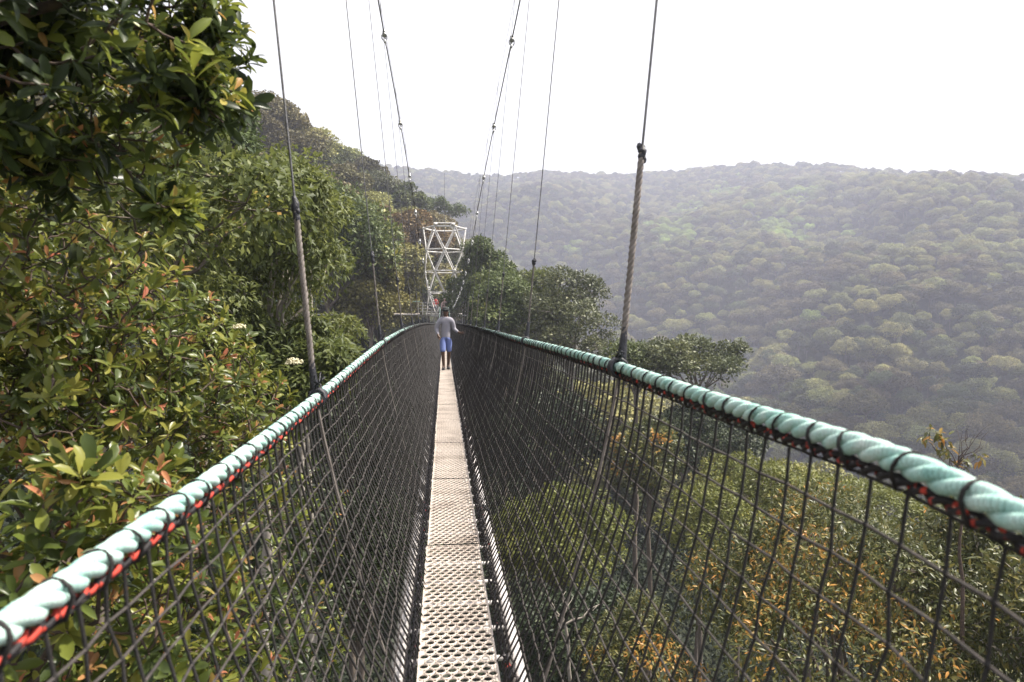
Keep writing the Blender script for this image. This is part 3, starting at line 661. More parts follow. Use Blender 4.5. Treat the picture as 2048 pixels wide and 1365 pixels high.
# handrails
for s in (-1, 1):
    zf = RAIL[s][0]
    def path(y): return np.stack([railx(s, y), y, zf(y)], -1)-B0
    rp = MB(); PITCH = .15
    for (ya, yb, st, sd) in [(Y0, 0, .02, 6), (0, 9, .0105, 9), (9, 26, .018, 6), (26, Y1, .03, 5)]:
        ys = np.arange(ya, yb+st, st); ys = ys[ys <= yb+1e-6]; c = path(ys)
        for k in range(3):
            an = s*ys/PITCH*2*math.pi+k*2*math.pi/3
            off = np.stack([np.cos(an), 0*an, np.sin(an)], -1)*.0097
            tube(rp, c+off, .0104, sd, t=ys*12+k, cap=False)
    r_ = rp.obj('handrail_rope', M['rope'], bridge)
    la = MB(); yy = Y0+.1; run = []
    while yy < Y1:
        n_ = 12 if yy < 8 else (8 if yy < 25 else 6); stp = random.uniform(.085, .135)
        an = np.linspace(-math.pi/2, 1.5*math.pi, n_+1); tilt = random.uniform(-.5, .5)
        yv = yy+np.sin(an)*.02*tilt+np.linspace(0, .006, n_+1); c = path(yv)
        run.append(c+np.stack([np.cos(an)*.0225, 0*an, np.sin(an)*.0228-.0035+np.where(np.sin(an) < -.5, -.014, 0)], -1))
        yy += stp
    run = np.concatenate(run); tube(la, run, np.where(run[:, 1] < 6, .0031, .0042), 4, cap=False)
    la.obj('lashing_cord', M['cord'], r_)
    bo = MB()
    for (ya, yb, st, sd) in [(Y0, 9, .012, 5), (9, Y1, .03, 4)]:
        ys = np.arange(ya, yb+st*.5, st); c = path(ys)+np.array([0, 0, -.028])
        for k in range(2):
            an = ys/.07*2*math.pi+k*math.pi
            tube(bo, c+np.stack([np.cos(an)*.005, 0*an, np.sin(an)*.006], -1), .0052, sd, t=(.48 if s < 0 else .32)+.28*np.sin(ys*2*math.pi/.035+k*3.1), cap=False)
    bo.obj('border_cord', M['border'], r_)
# nets
NR = 18
def net_pt(s, y, t):
    """t 0 at the rope, 1 at the deck edge"""
    y = np.asarray(y, float); t = np.asarray(t, float)
    xt = railx(s, y); zt = RAIL[s][0](y)-.04; xb = XC+s*(DW+.012); zb = DZ(y)+.012
    bul = np.sin(t*math.pi)*.045*s
    return np.stack([xt+(xb-xt)*t**1.25+bul*.6, y, zt+(zb-zt)*t], -1)-B0
for s in (-1, 1):
    nb = MB(); y = Y0
    ts = np.linspace(0, 1, NR)
    ys = []
    while y < Y1:
        ys.append(y); y += (.08 if y < 2.2 else .066 if y < 6 else .056)*random.uniform(.85, 1.15)
    ys = np.array(ys)
    J = rng.normal(size=(len(ys), NR, 3))*np.array([.0025, .0035, .002]); J[:, 0] *= .2; J[:, -1] *= .2
    # slow wander of each vertical
    J[:, :, 1] += np.sin(ts*5+rng.random((len(ys), 1))*6)*.006
    G = np.stack([net_pt(s, ys, np.full(len(ys), t)) for t in ts], 1)+J
    # horizontals bow down between tie points
    tie = (np.sin(ys*2*math.pi/.41)*.5+.5)**2
    G[:, 1:-1, 2] -= (tie[:, None]*.013)*sst(ys, 3, 8)[:, None]
    for k in range(len(ys)):
        tube(nb, G[k], .0034 if ys[k] < 2 else .0043, 4 if ys[k] < 12 else 3, cap=False)
        if ys[k] < 5:
            for q in range(1, NR-1): ball(nb, G[k, q], .0048, 4, sc=(1, 1, 1.3))
    nb.obj('safety_net', M['cord'], bridge)
    hb = MB()
    for q in range(1, NR-1):
        i = 0
        tube(hb, G[:, q]+rng.normal(size=3)*.001, .0031, 4, cap=False)
    hb.obj('net_cord', M['cord2'], bridge)
    # dense seam where net meets the deck
    eb = MB(); ys2 = np.arange(Y0, Y1, .03)
    for k in range(3):
        c = net_pt(s, ys2, np.full(len(ys2), .985-.02*k)); c = c+rng.normal(size=c.shape)*.005
        tube(eb, c, .0055, 4, t=.26+.15*np.sin(ys2*31+k), cap=False)
    yb = Y0
    while yb < 20:
        c = net_pt(s, np.array([yb]), np.array([.98]))[0]
        tube(eb, [c+[0, 0, .03], c+[-s*.012, .004, 0], c+np.array([-s*random.uniform(.01, .03), random.uniform(-.02, .02), -.03])], .003, 4, t=.2); yb += random.uniform(.05, .12)
    eb.obj('net_seam', M['border'], bridge)
# deck panel: one mesh with round punched holes, copied
PL = 1.8
def panel_mesh():
    mb = MB(); pit = .0466; rowd = .041; nrow = int((PL-.03)/rowd); K = 12
    an = np.arange(K)*2*math.pi/K+math.pi/K
    hexr = np.array([.5/max(abs(math.cos((a_ % (math.pi/3))-math.pi/6)), .1) for a_ in an])
    out = np.stack([np.cos(an)*hexr*pit, np.sin(an)*hexr*pit*rowd/(pit*.866)], -1)
    outc = out
    rings = [(1.0, 0), (.90, .003), (.80, .0035), (.76, .001), (.755, -.002)]
    for r in range(nrow):
        n_ = 7 if r % 2 == 0 else 6
        for c in range(n_):
            cx = (c-(n_-1)/2)*pit; cy = .02+rowd*(r+.5)
            V = []
            for q, (f_, z) in enumerate(rings):
                if q == 0: xy = outc
                else: xy = np.stack([np.cos(an), np.sin(an)], -1)*pit*.5*f_*1.02
                V.append(np.concatenate([xy+[cx, cy], np.full((K, 1), z)], 1))
            V = np.concatenate(V); V[:, 0] = np.clip(V[:, 0], -DW+.004, DW-.004)
            i = np.arange(len(rings)-1)[:, None]*K; j = np.arange(K)[None]; j2 = (j+1) % K
            mb.add(V, np.stack([i+j, i+j2, i+K+j2, i+K+j], -1).reshape(-1, 4))
        if n_ == 6:   # half-cell fill at the edges
            for sx in (-1, 1): box(mb, (sx*(3.25*pit), .02+rowd*(r+.5), -.0025), (pit*.5, rowd*.9, .004))
    for sx in (-1, 1):
        box(mb, (sx*(DW-.0035), PL/2, -.014), (.007, PL-.012, .034))
    box(mb, (0, .012, -.016), (DW*2-.016, .014, .014)); box(mb, (0, PL-.014, -.016), (DW*2-.016, .014, .014))
    for bx in (-.12, 0, .12): ball(mb, (bx, .03, .003), .007, 6, sc=(1, 1, .5)); ball(mb, (bx, PL-.035, .003), .007, 6, sc=(1, 1, .5))
    return mb.mesh('deck_panel', M['deck'], smooth=False)
pm = panel_mesh(); yy = -3.0+.1; k = 0
while yy < 63:
    z0, z1 = float(DZ(yy)), float(DZ(yy+PL))
    o = link('deck_panel', pm, bridge); o.location = (random.uniform(-.003, .003), yy, z0-B0[2]+random.uniform(0, .006)); o.rotation_euler = (math.atan2(z1-z0, PL), random.uniform(-.008, .008), random.uniform(-.003, .003)); yy += PL; k += 1
# ladders under the deck
yb = HY[0]-2.85
for k in range(23):
    ya = yb+2.85*k; yz = min(ya+2.78, 63.0)
    if ya > 62: break
    za, zz = float(DZ(ya))-.11, float(DZ(yz))-.11
    t_b = MB(); ld = None; ends = []
    for s in (-1, 1):
        x_ = s*.262
        a0 = np.array([x_+random.uniform(-.006, .006), ya, za-B0[2]]); a1 = np.array([x_+random.uniform(-.006, .006), yz, zz-B0[2]])
        tube(t_b, [a0, a0+(a1-a0)*.5, a1], .032, 14); ends.append((s, a0, a1))
    for w in np.arange(.07, .99, .109):
        p_, q_ = [e_[1]+(e_[2]-e_[1])*w for e_ in ends]; tube(t_b, [p_, (p_+q_)/2, q_], .013, 6, cap=False)
    ld = t_b.obj('ladder', M['tube'], bridge)
    for s, a0, a1 in ends:
        kb = MB(); wr = []
        for w in range(7):
            an = np.linspace(0, 2*math.pi, 9); wr.append(a0+np.stack([np.cos(an)*.038, np.full(9, w*.016-.03)+np.linspace(0, .016, 9)+rng.normal(size=9)*.002, np.sin(an)*.038], -1))
        tube(kb, np.concatenate(wr), .007, 5)
        for w in range(4): limb(kb, a0+[0, 0, .02], a0+np.array([-s*random.uniform(.02, .06), random.uniform(-.08, .1), random.uniform(.05, .11)]), .005, .003, .4, 5, 4)
        kb.obj('lashing', M['black'], ld)
# outer support cables, hangers
def OZ(y): return 3.6+(np.asarray(y, float)-30)**2*.0044
def ox(s, y):
    z = OZ(y); base = s*(abs(RAIL[s][1])+.095*(z+.25)); k = sst(np.asarray(y, float), 50, 64)
    return base*(1-k)+(XC+s*1.9)*k
def twist(mb, pts, r, pitch, step=.012, sides=6):
    a = np.array(pts[0], float); b_ = np.array(pts[1], float); L = np.linalg.norm(b_-a); n_ = max(6, int(L/step)); t = np.linspace(0, 1, n_)
    d = (b_-a)/L; u = nrm(np.cross(d, [0, 1, .1])); v = np.cross(d, u); c = a+(b_-a)*t[:, None]
    for k in range(3):
        an = t*L/pitch*2*math.pi+k*2.094; tube(mb, c+r*.5*(np.cos(an)[:, None]*u+np.sin(an)[:, None]*v), r*.56, sides, cap=False)
for s in (-1, 1):
    ys = np.linspace(-3, 64.3, 90); cb = MB(); tube(cb, np.stack([ox(s, ys), ys, OZ(ys)], -1)-B0, .004, 5); cb.obj('support_cable', M['galv'], bridge)
    for hy in HY:
        hy = hy+(.22 if s < 0 else -.12)
        rz = float(RAIL[s][0](hy)); rx = float(railx(s, hy)); tz = float(OZ(hy)); tx = float(ox(s, hy))
        sz = .42 if s < 0 else .59
        if hy > 4: sz = .5+random.uniform(-.08, .12)
        f_ = (sz-rz)/(tz-rz); top = np.array([tx, hy, tz])-B0; bot = np.array([rx+s*.012, hy, rz+.015])-B0; mid = bot+(top-bot)*f_
        hb = MB(); tube(hb, [mid, mid+(top-mid)*.5, top], .0048 if hy < 4 else .0042, 6)
        h_ = hb.obj('hanger_cable', M['steel_cable'], bridge)
        lo = MB()
        if hy < 12: twist(lo, (bot, mid), .0125 if hy < 4 else .0095, .075, .012 if hy < 4 else .03, 7 if hy < 4 else 5)
        else: tube(lo, [bot, (bot+mid)/2, mid], .009, 5)
        # on down inside the net to the ladder
        lb = np.array([XC+s*.245, hy, float(DZ(hy))-.09])-B0; ou = net_pt(s, hy, .45)+np.array([s*.03, 0, 0])
        tt = np.linspace(0, 1, 7)[:, None]; q = (1-tt)**2*bot+2*(1-tt)*tt*ou+tt*tt*lb
        tube(lo, q, .0055, 5)
        lo.obj('hanger_rope', M['hanger'] if hy < 4 else M['hanger_old'], h_)
        sl = MB(); d = nrm(top-bot); u = nrm(np.cross(d, [0, 1, 0])); L = .1 if s < 0 else .05
        tt = np.linspace(-.5, .5, 9); tube(sl, mid+d*(tt*L)[:, None]+u*(rng.normal(size=9)*.0015)[:, None], .0125+.006*np.array([-.5, .1, .3, -.1, .5, .8, .1, -.3, -.6]), 9)
        for w in range(4): ball(sl, mid+d*(w-1.5)*L*.2+rng.normal(size=3)*.006, .011, 6, sc=(1, 1, 1.4))
        sl.obj('splice_sleeve', M['black'], h_)
        kn = MB(); rc = np.array([rx, hy, rz])-B0
        for w in range(5):
            an = np.linspace(0, 2*math.pi, 11); tube(kn, rc+np.stack([np.cos(an)*.031, np.full(11, (w-2)*.011)+np.sin(an+w)*.006, np.sin(an)*.034-.004], -1), .0062, 6)
        tt = np.linspace(0, 1, 6)
        tube(kn, bot*(1-tt[:, None])+(bot+d*.13)*tt[:, None], .019-.008*tt, 8)
        for w in range(3): limb(kn, rc+[0, 0, .03], rc+np.array([random.uniform(-.03, .03), random.uniform(-.07, .05), random.uniform(.05, .1)]), .005, .003, .4, 5, 5)
        kn.obj('knot', M['black'], h_)
# inner cables with clamps
IZ = smooth_tab([(-3, 4.0), (3, 3.72), (7.9, 3.3), (10.9, 3.08), (13.9, 2.84), (16.8, 2.56), (20, 2.15), (25, 1.72), (31, 1.4), (42, 1.12), (52, 1.0), (56, 1.15), (59, 2.2), (61.5, 4.6), (63.3, 8.2)])
IX = smooth_tab([(-3, .78), (8, .74), (20, .74), (40, .70), (52, .66), (57, .62), (63.3, .8)])
for s in (-1, 1):
    ys = np.linspace(-3, 63.3, 200); cb = MB(); q = np.stack([XC+.01+s*IX(ys), ys, IZ(ys)], -1)-B0
    tube(cb, q, .0075, 6); c_ = cb.obj('safety_cable', M['cable_dark'], bridge)
    for hy in list(np.arange(8.1, 54, 2.85))+[57.5, 59.3, 60.6]:
        cl = MB(); c = np.array([XC+.01+s*float(IX(hy)), hy, float(IZ(hy))])-B0
        slope = math.atan2(float(IZ(hy+.1)-IZ(hy-.1)), .2); ca, sa = math.cos(slope), math.sin(slope); Rm = np.array([[1, 0, 0], [0, ca, -sa], [0, sa, ca]])
        ball(cl, c+[0, 0, .035], .026, 8, sc=(1, 1, 1)); box(cl, c, (.05, .07, .035), Rm, bev=.006)
        an = np.linspace(-.4, math.pi+.4, 10); tube(cl, c+np.stack([np.cos(an)*.032, 0*an, -np.sin(an)*.045-.02], -1), .009, 6)
        for w in (-1, 1):
            tube(cl, [c+[w*.02, 0, -.02], c+[w*.02, 0, .03]], .008, 6)
        ball(cl, c+[-s*.008, -.03, -.085], .018, 6, sc=(1, 1, 1.3)); tube(cl, [c+[0, 0, -.06], c+[-s*.02, .04, -.12]], .008, 6)
        cl.obj('cable_clamp', M['galv'], bridge)
# the crossing cable on towards the tower
# ---------------------------------------------------------------- lattice tower
TY = 65.3; T0 = np.array([.08, TY, H1(.08, TY)]); tower = empty('lattice_tower', tuple(T0)); tag(tower, 'white steel lattice tower with hexagonal rings and a railed platform', 'tower')
yl = [454, 499, 542, 585, 628]; lev = [(P(889, y, 64)[2], R__) for y, R__ in zip(yl, (2.0, 1.98, 1.86, 1.74, 1.7))]
zz = lev[-1][0]
while zz > T0[2]: zz -= 2.1; lev.append((zz, 1.7))
def ringpts(k):
    z, r = lev[k]; off = 0 if k % 2 == 0 else math.pi/6
    a = off+np.arange(6)*math.pi/3; return np.stack([np.cos(a)*r, np.sin(a)*r, np.full(6, z-T0[2])], -1)
def beam(p, q, r, name, mat='white_steel'):
    b_ = MB(); tube(b_, [p, (np.array(p)+q)/2, q], r, 8); return b_.obj(name, M[mat], tower)
low = MB()
for k in range(len(lev)):
    A = ringpts(k); rg = MB()
    for i in range(6):
        tube(rg, [A[i], A[(i+1) % 6]], .075 if k == 0 else .06, 8)
        ball(rg, A[i], .12, 8)
        if k == 0: tube(rg, [A[i]+[0, 0, .28], A[(i+1) % 6]+[0, 0, .28]], .06, 8) if i in (4,) else None
    rg.obj('ring_beam', M['white_steel'], tower)
    if k+1 < len(lev):
        Bp = ringpts(k+1)
        for i in range(6):
            for w in (0, 1) if k % 2 == 0 else (0, 1):
                j = (i-w) % 6 if k % 2 == 0 else (i+w) % 6
                if k < 5: beam(A[i], Bp[j], .062, 'strut')
                else: tube(low, [A[i], (A[i]+Bp[j])/2, Bp[j]], .062, 8)
low.obj('lower_frame', M['white_steel'], tower)
A = ringpts(0)
sd = MB(); 
for s in (-1, 1):
    box(sd, (s*.8-.03, -1.75, A[0][2]+.16), (.34, .4, .2), bev=.03)
sd.obj('cable_saddle', M['white_steel'], tower)
rod = MB(); tube(rod, [(0, 0, A[0][2]-1.0), (0, 0, A[0][2]+2.0), (0, 0, A[0][2]+5.2)], [.03, .024, .015], 6)
rod.obj('lightning_rod', M['steel_cable'], tower)
fl = MB(); pz = P(889, 630, 64)[2]-T0[2]
a6 = np.arange(6)*math.pi/3; hexo = np.stack([np.cos(a6)*2.5, np.sin(a6)*2.3, 0*a6], -1)
V = np.concatenate([hexo+[0, 0, pz], hexo+[0, 0, pz-.14]]); fl.add(V, np.array([[i, (i+1) % 6, (i+1) % 6+6, i+6] for i in range(6)])[:, ::-1]); fl.add(V[:6], [[0, 1, 2, 3, 4, 5]]); fl.add(V[6:], [[5, 4, 3, 2, 1, 0]])
fl.obj('platform', M['galv'], tower, smooth=False)
rl = MB()
for i in range(6):
    p, q = hexo[i], hexo[(i+1) % 6]
    openf = (i == 4)
    for t in np.linspace(0, 1, 4)[:-1]:
        c = p+(q-p)*t; tube(rl, [c+[0, 0, pz], c+[0, 0, pz+1.15]], .025, 6)
    for h in (.3, .6, .9, 1.15):
        if openf: 
            for a_, b_ in ((0, .33), (.67, 1)): tube(rl, [p+(q-p)*a_+[0, 0, pz+h], p+(q-p)*b_+[0, 0, pz+h]], .02, 6)
        else: tube(rl, [p+[0, 0, pz+h], q+[0, 0, pz+h]], .02, 6)
rl.obj('railing', M['galv'], tower)
# second walkway leaving the tower to the left
sb = empty('side_walkway', (-2.3, TY, P(800, 627, TY)[2])); S0 = np.array(sb.location); tag(sb, 'second rope walkway leaving the tower sideways towards the trees, with turquoise handrail', 'footbridge')
for yo in (-.5, .5):
    q = MB(); t = np.linspace(0, 1, 30); z = 1.12-.35*4*t*(1-t)*.15
    tube(q, np.stack([-t*16, np.full(30, yo), z+.02*t*16*.1], -1), .028, 6, t=t*100); q.obj('handrail_rope', M['rope'], sb)
    q = MB(); 
    for x_ in np.arange(0, 16, .35): tube(q, [(-x_, yo, 1.1), (-x_, yo*.45, .03)], .008, 4)
    for h in (.25, .5, .75): tube(q, [(0, yo*(.45+.55*h), h), (-16, yo*(.45+.55*h), h)], .006, 4)
    q.obj('safety_net', M['cord2'], sb)
q = MB(); box(q, (-8, 0, -.03), (16, .4, .05), bev=.01); q.obj('deck', M['deck'], sb)
for yo in (-.3, .3):
    q = MB(); tube(q, [(0, yo, -.12), (-8, yo, -.14), (-16, yo, -.12)], .05, 8); q.obj('beam', M['tube'], sb)

# ---------------------------------------------------------------- people
def skin_obj(name, J, E, root, mat, parent, lvl=1):
    """J: joint -> (x, y, z, rx, ry)"""
    me = bpy.data.meshes.new(name); ks = list(J); bm = bmesh.new(); sk = bm.verts.layers.skin.verify()
    vs = {}
    for k in ks:
        v = bm.verts.new(J[k][:3]); v[sk].radius = (J[k][3], J[k][4] if len(J[k]) > 4 else J[k][3]); v[sk].use_root = (k == root); vs[k] = v
    for a, b_ in E: bm.edges.new((vs[a], vs[b_]))
    bm.to_mesh(me); bm.free(); me.materials.append(mat)
    for p in me.polygons: p.use_smooth = True
    o = link(name, me, parent)
    m_ = o.modifiers.new('skin', 'SKIN'); m_.use_smooth_shade = True; m_.branch_smoothing = .3
    s_ = o.modifiers.new('sub', 'SUBSURF'); s_.levels = lvl; s_.render_levels = lvl
    return o
SKIN = simple('dark_skin', (.07, .035, .02), (.12, .06, .035), 20, .5)
SKIN2 = simple('light_skin', (.45, .25, .18), (.55, .33, .25), 20, .5)
def cloth(n, c): return simple(n, tuple(v*.85 for v in c), c, 30, .9, 0, .2)
def person(label, loc, face, shirt, short, skin, cap, J0, long_trousers=False, scale=1.0, hair=(.02, .015, .01), long_sleeve=True):
    e = empty('person', loc, face); e.scale = (scale,)*3; tag(e, label, 'person')
    J = dict(J0); E = []
    def ch(*k):
        for a, b_ in zip(k, k[1:]): E.append((a, b_))
    # fingers
    for sd in ('L', 'R'):
        w = np.array(J['wr'+sd][:3]); el = np.array(J['el'+sd][:3]); d = nrm(w-el); fd = nrm(np.array(J0['hd'+sd]) if 'hd'+sd in J0 else d)
        lat = nrm(np.cross(fd, [0, 1, 0.2])); pn = np.cross(fd, lat)
        J.pop('hd'+sd, None)
        pm_ = w+fd*.055; J['pa'+sd] = (*pm_, .033, .018); ch('wr'+sd, 'pa'+sd)
        for fi, (o_, l_) in enumerate([(-.027, .07), (-.009, .08), (.009, .075), (.027, .058)]):
            a = pm_+fd*.03+lat*o_; b_ = a+fd*l_*.5+pn*.006; c = b_+fd*l_*.4+pn*.022
            for nm, q, r in (('a', a, .0095), ('b', b_, .009), ('c', c, .0075)): J[f'f{fi}{nm}{sd}'] = (*q, r, r)
            ch('pa'+sd, f'f{fi}a{sd}', f'f{fi}b{sd}', f'f{fi}c{sd}')
        a = w+fd*.03-lat*.035; b_ = a+fd*.035-lat*.018; J['t1'+sd] = (*a, .011, .011); J['t2'+sd] = (*b_, .009, .009); ch('wr'+sd, 't1'+sd, 't2'+sd)
    ch('pelvis', 'waist', 'chest', 'yoke', 'neck', 'chin', 'head', 'crown_')
    for sd in ('L', 'R'):
        ch('yoke', 'sh'+sd, 'el'+sd, 'wr'+sd); ch('pelvis', 'hip'+sd, 'kn'+sd, 'an'+sd, 'ft'+sd)
        kn, an_ = np.array(J['kn'+sd]), np.array(J['an'+sd])
    body = skin_obj('body', J, E, 'pelvis', skin, e, 2)
    hd = np.array(J['head'][:3])
    # clothing
    def pick(keys, edges, grow, name, mat, root, ov=None):
        K = {k: (*J[k][:3], J[k][3]+grow, (J[k][4] if len(J[k]) > 4 else J[k][3])+grow) for k in keys}
        if ov: K.update(ov)
        return skin_obj(name, K, edges, root, mat, e, 2)
    nk = np.array(J['neck'][:3])
    ov = {'hem': (*(np.array(J['pelvis'][:3])+[0, 0, -.09]), .165, .145), 'neck': (*(nk+[0, 0, -.01]), .072, .078)}
    ed = [('hem', 'waist'), ('waist', 'chest'), ('chest', 'yoke'), ('yoke', 'neck')]; keys = ['waist', 'chest', 'yoke']
    for sd in ('L', 'R'):
        w = np.array(J['wr'+sd][:3]); el = np.array(J['el'+sd][:3]); cu = w+(el-w)*.08
        if long_sleeve:
            ov['cu'+sd] = (*cu, .038, .036); keys += ['sh'+sd, 'el'+sd]; ed += [('yoke', 'sh'+sd), ('sh'+sd, 'el'+sd), ('el'+sd, 'cu'+sd)]
        else:
            shp = np.array(J['sh'+sd][:3]); ov['cu'+sd] = (*(shp+(el-shp)*.7), .058, .056); keys += ['sh'+sd]; ed += [('yoke', 'sh'+sd), ('sh'+sd, 'cu'+sd)]
    for sd in ('L', 'R'): ov['sh'+sd] = (*J['sh'+sd][:3], .095, .09)
    pick(keys, ed, .024, 'sweater', shirt, 'waist', ov)
    ov = {'band': (*(np.array(J['pelvis'][:3])+[0, 0, .07]), .145, .12)}; ed = [('band', 'pelvis')]; keys = ['pelvis']
    for sd in ('L', 'R'):
        kn = np.array(J['kn'+sd][:3]); an_ = np.array(J['an'+sd][:3]); hp = np.array(J['hip'+sd][:3])
        keys += ['hip'+sd]; ed += [('pelvis', 'hip'+sd)]
        if long_trousers: keys += ['kn'+sd]; ov['tc'+sd] = (*(an_+(kn-an_)*.1), .06, .06); ed += [('hip'+sd, 'kn'+sd), ('kn'+sd, 'tc'+sd)]
        else: ov['th'+sd] = (*(hp+(kn-hp)*.55), .095, .095); ov['tc'+sd] = (*(kn+(an_-kn)*.04), .083, .083); ed += [('hip'+sd, 'th'+sd), ('th'+sd, 'tc'+sd)]
    pick(keys, ed, .018, 'trousers' if long_trousers else 'shorts', short, 'pelvis', ov)
    for sd in ('L', 'R'):
        a = np.array(J['an'+sd][:3]); f = np.array(J['ft'+sd][:3]); d = nrm((f-a)*[1, 1, 0]); sh = MB()
        c = np.array([a[0], a[1], 0])+d*.06; lat = np.array([-d[1], d[0], 0]); Rm = np.stack([lat, d, [0, 0, 1]], -1)
        z = f[2]-.035
        for (o_, w_, l_, h_, zz_) in ((0, .095, .28, .03, .015),): box(sh, c+[0, 0, z+zz_], (w_, l_, h_), Rm, bev=.012)
        v0 = len(sh.v); ball(sh, c+d*.02+[0, 0, z+.035], 1, 10, sc=(.046, .125, .045)); ball(sh, c-d*.07+[0, 0, z+.07], .048, 8, sc=(1, 1, 1.1))
        sh.obj('shoe', M['black'], e)
    # face: nose, ears, eyes, mouth joined to the head's surface
    fc = MB(); ball(fc, hd+[0, -.098, -.02], .016, 6, sc=(1, 1.2, 1.6)); 
    for sx in (-1, 1): ball(fc, hd+[sx*.078, 0, -.01], .024, 6, sc=(.5, .8, 1.3)); ball(fc, hd+[sx*.032, -.085, .012], .016, 6, sc=(1, .5, .5))
    ball(fc, hd+[0, -.088, -.062], .024, 6, sc=(1, .4, .35))
    fc.obj('face_features', skin, e)
    hm = MB(); ball(hm, hd+[0, .006, .045], 1, 12, sc=(.092, .11, .082))
    if cap:
        hm2 = MB(); ball(hm2, hd+[0, .0, .075], 1, 14, sc=(.1, .118, .08)); ball(hm2, hd+[0, -.12, .06], 1, 12, sc=(.078, .085, .014)); hm2.obj('cap', cap, e)
    else: hm.obj('hair', cloth('hair', hair), e)
    return e
# the walker: faces the camera (-Y), metres, feet at z=0; his right is -x in the picture
WJ = {'pelvis': (0, 0, .93, .115, .085), 'waist': (0, 0, 1.08, .115, .08), 'chest': (0, -.02, 1.31, .145, .10), 'yoke': (0, -.02, 1.42, .10, .085), 'neck': (0, -.02, 1.5, .055, .055), 'chin': (.0, -.04, 1.56, .06, .065),
      'head': (0, -.035, 1.62, .078, .09), 'crown_': (0, -.02, 1.70, .06, .07),
      'shR': (-.185, -.02, 1.41, .062, .058), 'elR': (-.27, .0, 1.13, .045, .045), 'wrR': (-.21, -.17, .97, .03, .028), 'hdR': (.35, -.4, -.75),
      'shL': (.185, -.02, 1.41, .062, .058), 'elL': (.22, .03, 1.14, .045, .045), 'wrL': (.37, -.1, 1.04, .03, .028), 'hdL': (.9, -.2, .0),
      'hipR': (-.085, 0, .88, .095, .09), 'knR': (-.085, -.14, .49, .058, .06), 'anR': (-.065, -.1, .09, .038, .042), 'ftR': (-.075, -.24, .03, .035, .03),
      'hipL': (.085, 0, .88, .095, .09), 'knL': (.08, .0, .50, .058, .06), 'anL': (.065, .12, .1, .038, .042), 'ftL': (.08, -.01, .035, .035, .03)}
wp = P(892, 741, 19.4)
person('person in grey sweatshirt, blue shorts and dark cap walking on the bridge deck', (wp[0], 19.4, float(DZ(19.4))+.012), 0,
       cloth('grey_sweatshirt', (.30, .29, .33)), cloth('blue_shorts', (.16, .21, .46)), SKIN, cloth('dark_cap', (.03, .035, .035)), WJ)
SJ = dict(WJ); SJ.update({'elR': (-.26, .02, 1.13, .045, .045), 'wrR': (-.24, -.12, .9, .03, .028), 'hdR': (0, -.3, -1), 'elL': (.26, .02, 1.13, .045, .045), 'wrL': (.24, -.08, .89, .03, .028), 'hdL': (0, -.3, -1)})
pzz = pz+T0[2]
def at(px): return P(px, 620, TY-.6)[0]
person('person in a red shirt standing on the tower platform', (at(871), TY+.2, pzz), .5, cloth('red_shirt', (.5, .05, .04)), cloth('dark_trousers', (.03, .03, .04)), SKIN2, None, SJ, True, 1.0)
person('person in a white shirt and dark trousers standing on the tower platform', (at(887), TY-.3, pzz), -2.6, cloth('white_shirt', (.75, .75, .74)), cloth('navy_trousers', (.02, .025, .05)), SKIN2, None, SJ, True, 1.0)
yq = 60.0
person('person in a pale pink shirt at the bridge end, partly hidden behind the walker', (XC+.0, yq, float(DZ(yq))+.012), 0, cloth('pink_shirt', (.65, .45, .42)), cloth('grey_trousers', (.1, .1, .11)), SKIN2, cloth('pale_cap', (.6, .5, .45)), SJ, True, .98)

# ---------------------------------------------------------------- unseen clouds added to shade part of the far slope
for i, (tx, ty, bl) in enumerate([((290, 200), 0, [(0, 0, 80), (90, 20, 65), (-80, 30, 60), (170, 50, 50), (-20, -80, 60)])]):
    cm = MB()
    for (bx, by, br_) in bl:
        ball(cm, (bx, by, 0), br_, 20, sc=(1, 1, .42), jit=.05)
        for _ in range(9):
            d = rdir(1)[0]; d[2] = abs(d[2])*.5; ball(cm, np.array([bx, by, 0])+d*br_*np.array([.85, .85, .42]), br_*random.uniform(.25, .42), 14, sc=(1, 1, .7), jit=.05)
    hgt = 850.0; sd3 = np.array([math.sin(SUN_AZ)*math.cos(SUN_EL), math.cos(SUN_AZ)*math.cos(SUN_EL), math.sin(SUN_EL)])
    c_ = np.array([tx[0], tx[1], 20])+sd3*(hgt/sd3[2]); 
    tag(cm.obj('shade_cloud', simple('cloud_white', (.85, .85, .86), (.92, .92, .92), .01, 1), loc=tuple(c_)), 'unseen white cumulus added to shade the lower far slope', kind='structure')
# ---------------------------------------------------------------- light, air
w = bpy.data.worlds.new("World"); scene.world = w; w.use_nodes = True; nt = w.node_tree; bg = nt.nodes['Background']
sky = nt.nodes.new('ShaderNodeTexSky'); sky.sky_type = 'NISHITA'; sky.sun_disc = False
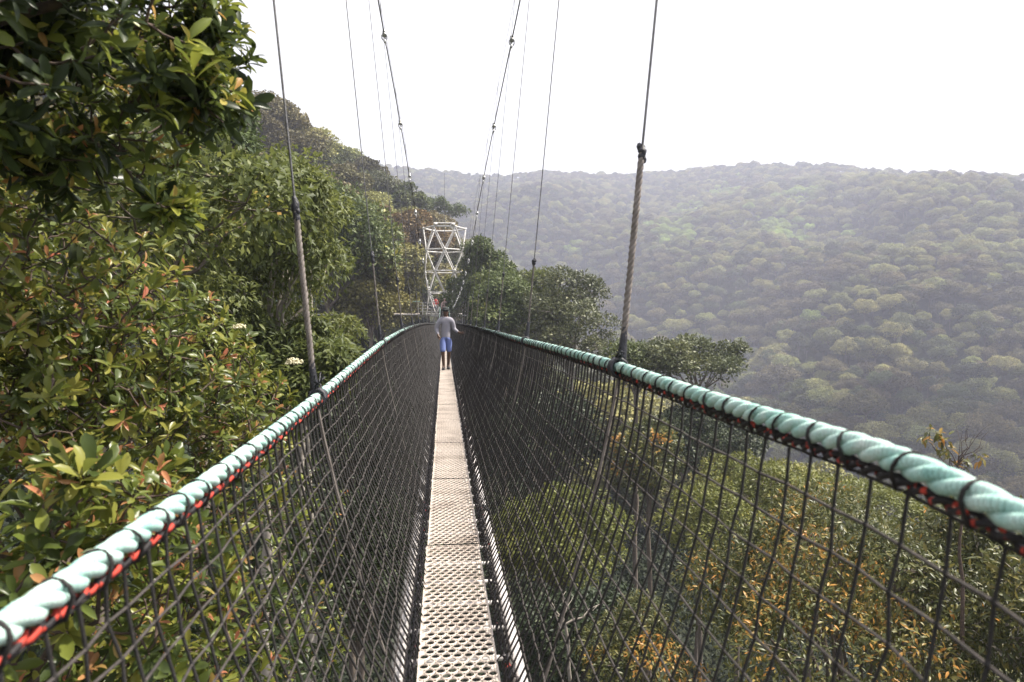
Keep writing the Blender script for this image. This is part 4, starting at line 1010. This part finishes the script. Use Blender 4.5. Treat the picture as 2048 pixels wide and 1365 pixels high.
# azimuth from +Y, positive to the right
sky.sun_elevation = SUN_EL; sky.sun_rotation = SUN_AZ; sky.altitude = 2000; sky.air_density = 1.0; sky.dust_density = 4; sky.ozone_density = 1
tc = nt.nodes.new('ShaderNodeTexCoord'); cn = nt.nodes.new('ShaderNodeTexNoise'); cn.inputs['Scale'].default_value = 1.6; cn.inputs['Detail'].default_value = 6
nt.links.new(tc.outputs['Generated'], cn.inputs['Vector'])
cr_ = ramp(nt, [(.3, (5.6, 5.5, 5.4)), (.7, (6.6, 6.5, 6.4))], cn.outputs[0])
mx = nt.nodes.new('ShaderNodeMix'); mx.data_type = 'RGBA'; mx.inputs[0].default_value = .9
nt.links.new(sky.outputs[0], mx.inputs[6]); nt.links.new(cr_.outputs[0], mx.inputs[7]); nt.links.new(mx.outputs[2], bg.inputs[0]); bg.inputs[1].default_value = .1
sl = bpy.data.lights.new('sun', 'SUN'); sl.energy = 5.0; sl.angle = R_(1.5); sl.color = (1, .93, .82); so = bpy.data.objects.new('sun', sl); COL.objects.link(so)
sd_ = Vector((math.sin(SUN_AZ)*math.cos(SUN_EL), math.cos(SUN_AZ)*math.cos(SUN_EL), math.sin(SUN_EL))); so.rotation_euler = (-sd_).to_track_quat('-Z', 'Y').to_euler(); so.location = (0, 0, 60)
HZD = .00062
hb = MB(); ztop = 262.0; zbot = min(float(Z.min()), -96)-1; box(hb, (0, 0, (ztop+zbot)/2), (4900, 4900, ztop-zbot))
m = bpy.data.materials.new('haze_air'); m.use_nodes = True; nt = m.node_tree; nt.nodes.clear()
out = nt.nodes.new('ShaderNodeOutputMaterial'); pv = nt.nodes.new('ShaderNodeVolumePrincipled'); pv.inputs['Density'].default_value = HZD; pv.inputs['Color'].default_value = (.77, .80, 1.0, 1); pv.inputs['Anisotropy'].default_value = .3
nt.links.new(pv.outputs[0], out.inputs['Volume'])
hz = hb.obj('haze', m, smooth=False); tag(hz, 'thin pale mountain haze filling the valley air', 'haze', kind='stuff')
scene.view_settings.view_transform = 'Standard'; scene.view_settings.look = 'None'; scene.view_settings.exposure = 1.12; scene.view_settings.gamma = 1
cy = scene.cycles; cy.max_bounces = 6; cy.diffuse_bounces = 3; cy.transmission_bounces = 3; cy.glossy_bounces = 2; cy.volume_bounces = 1; cy.use_denoising = True
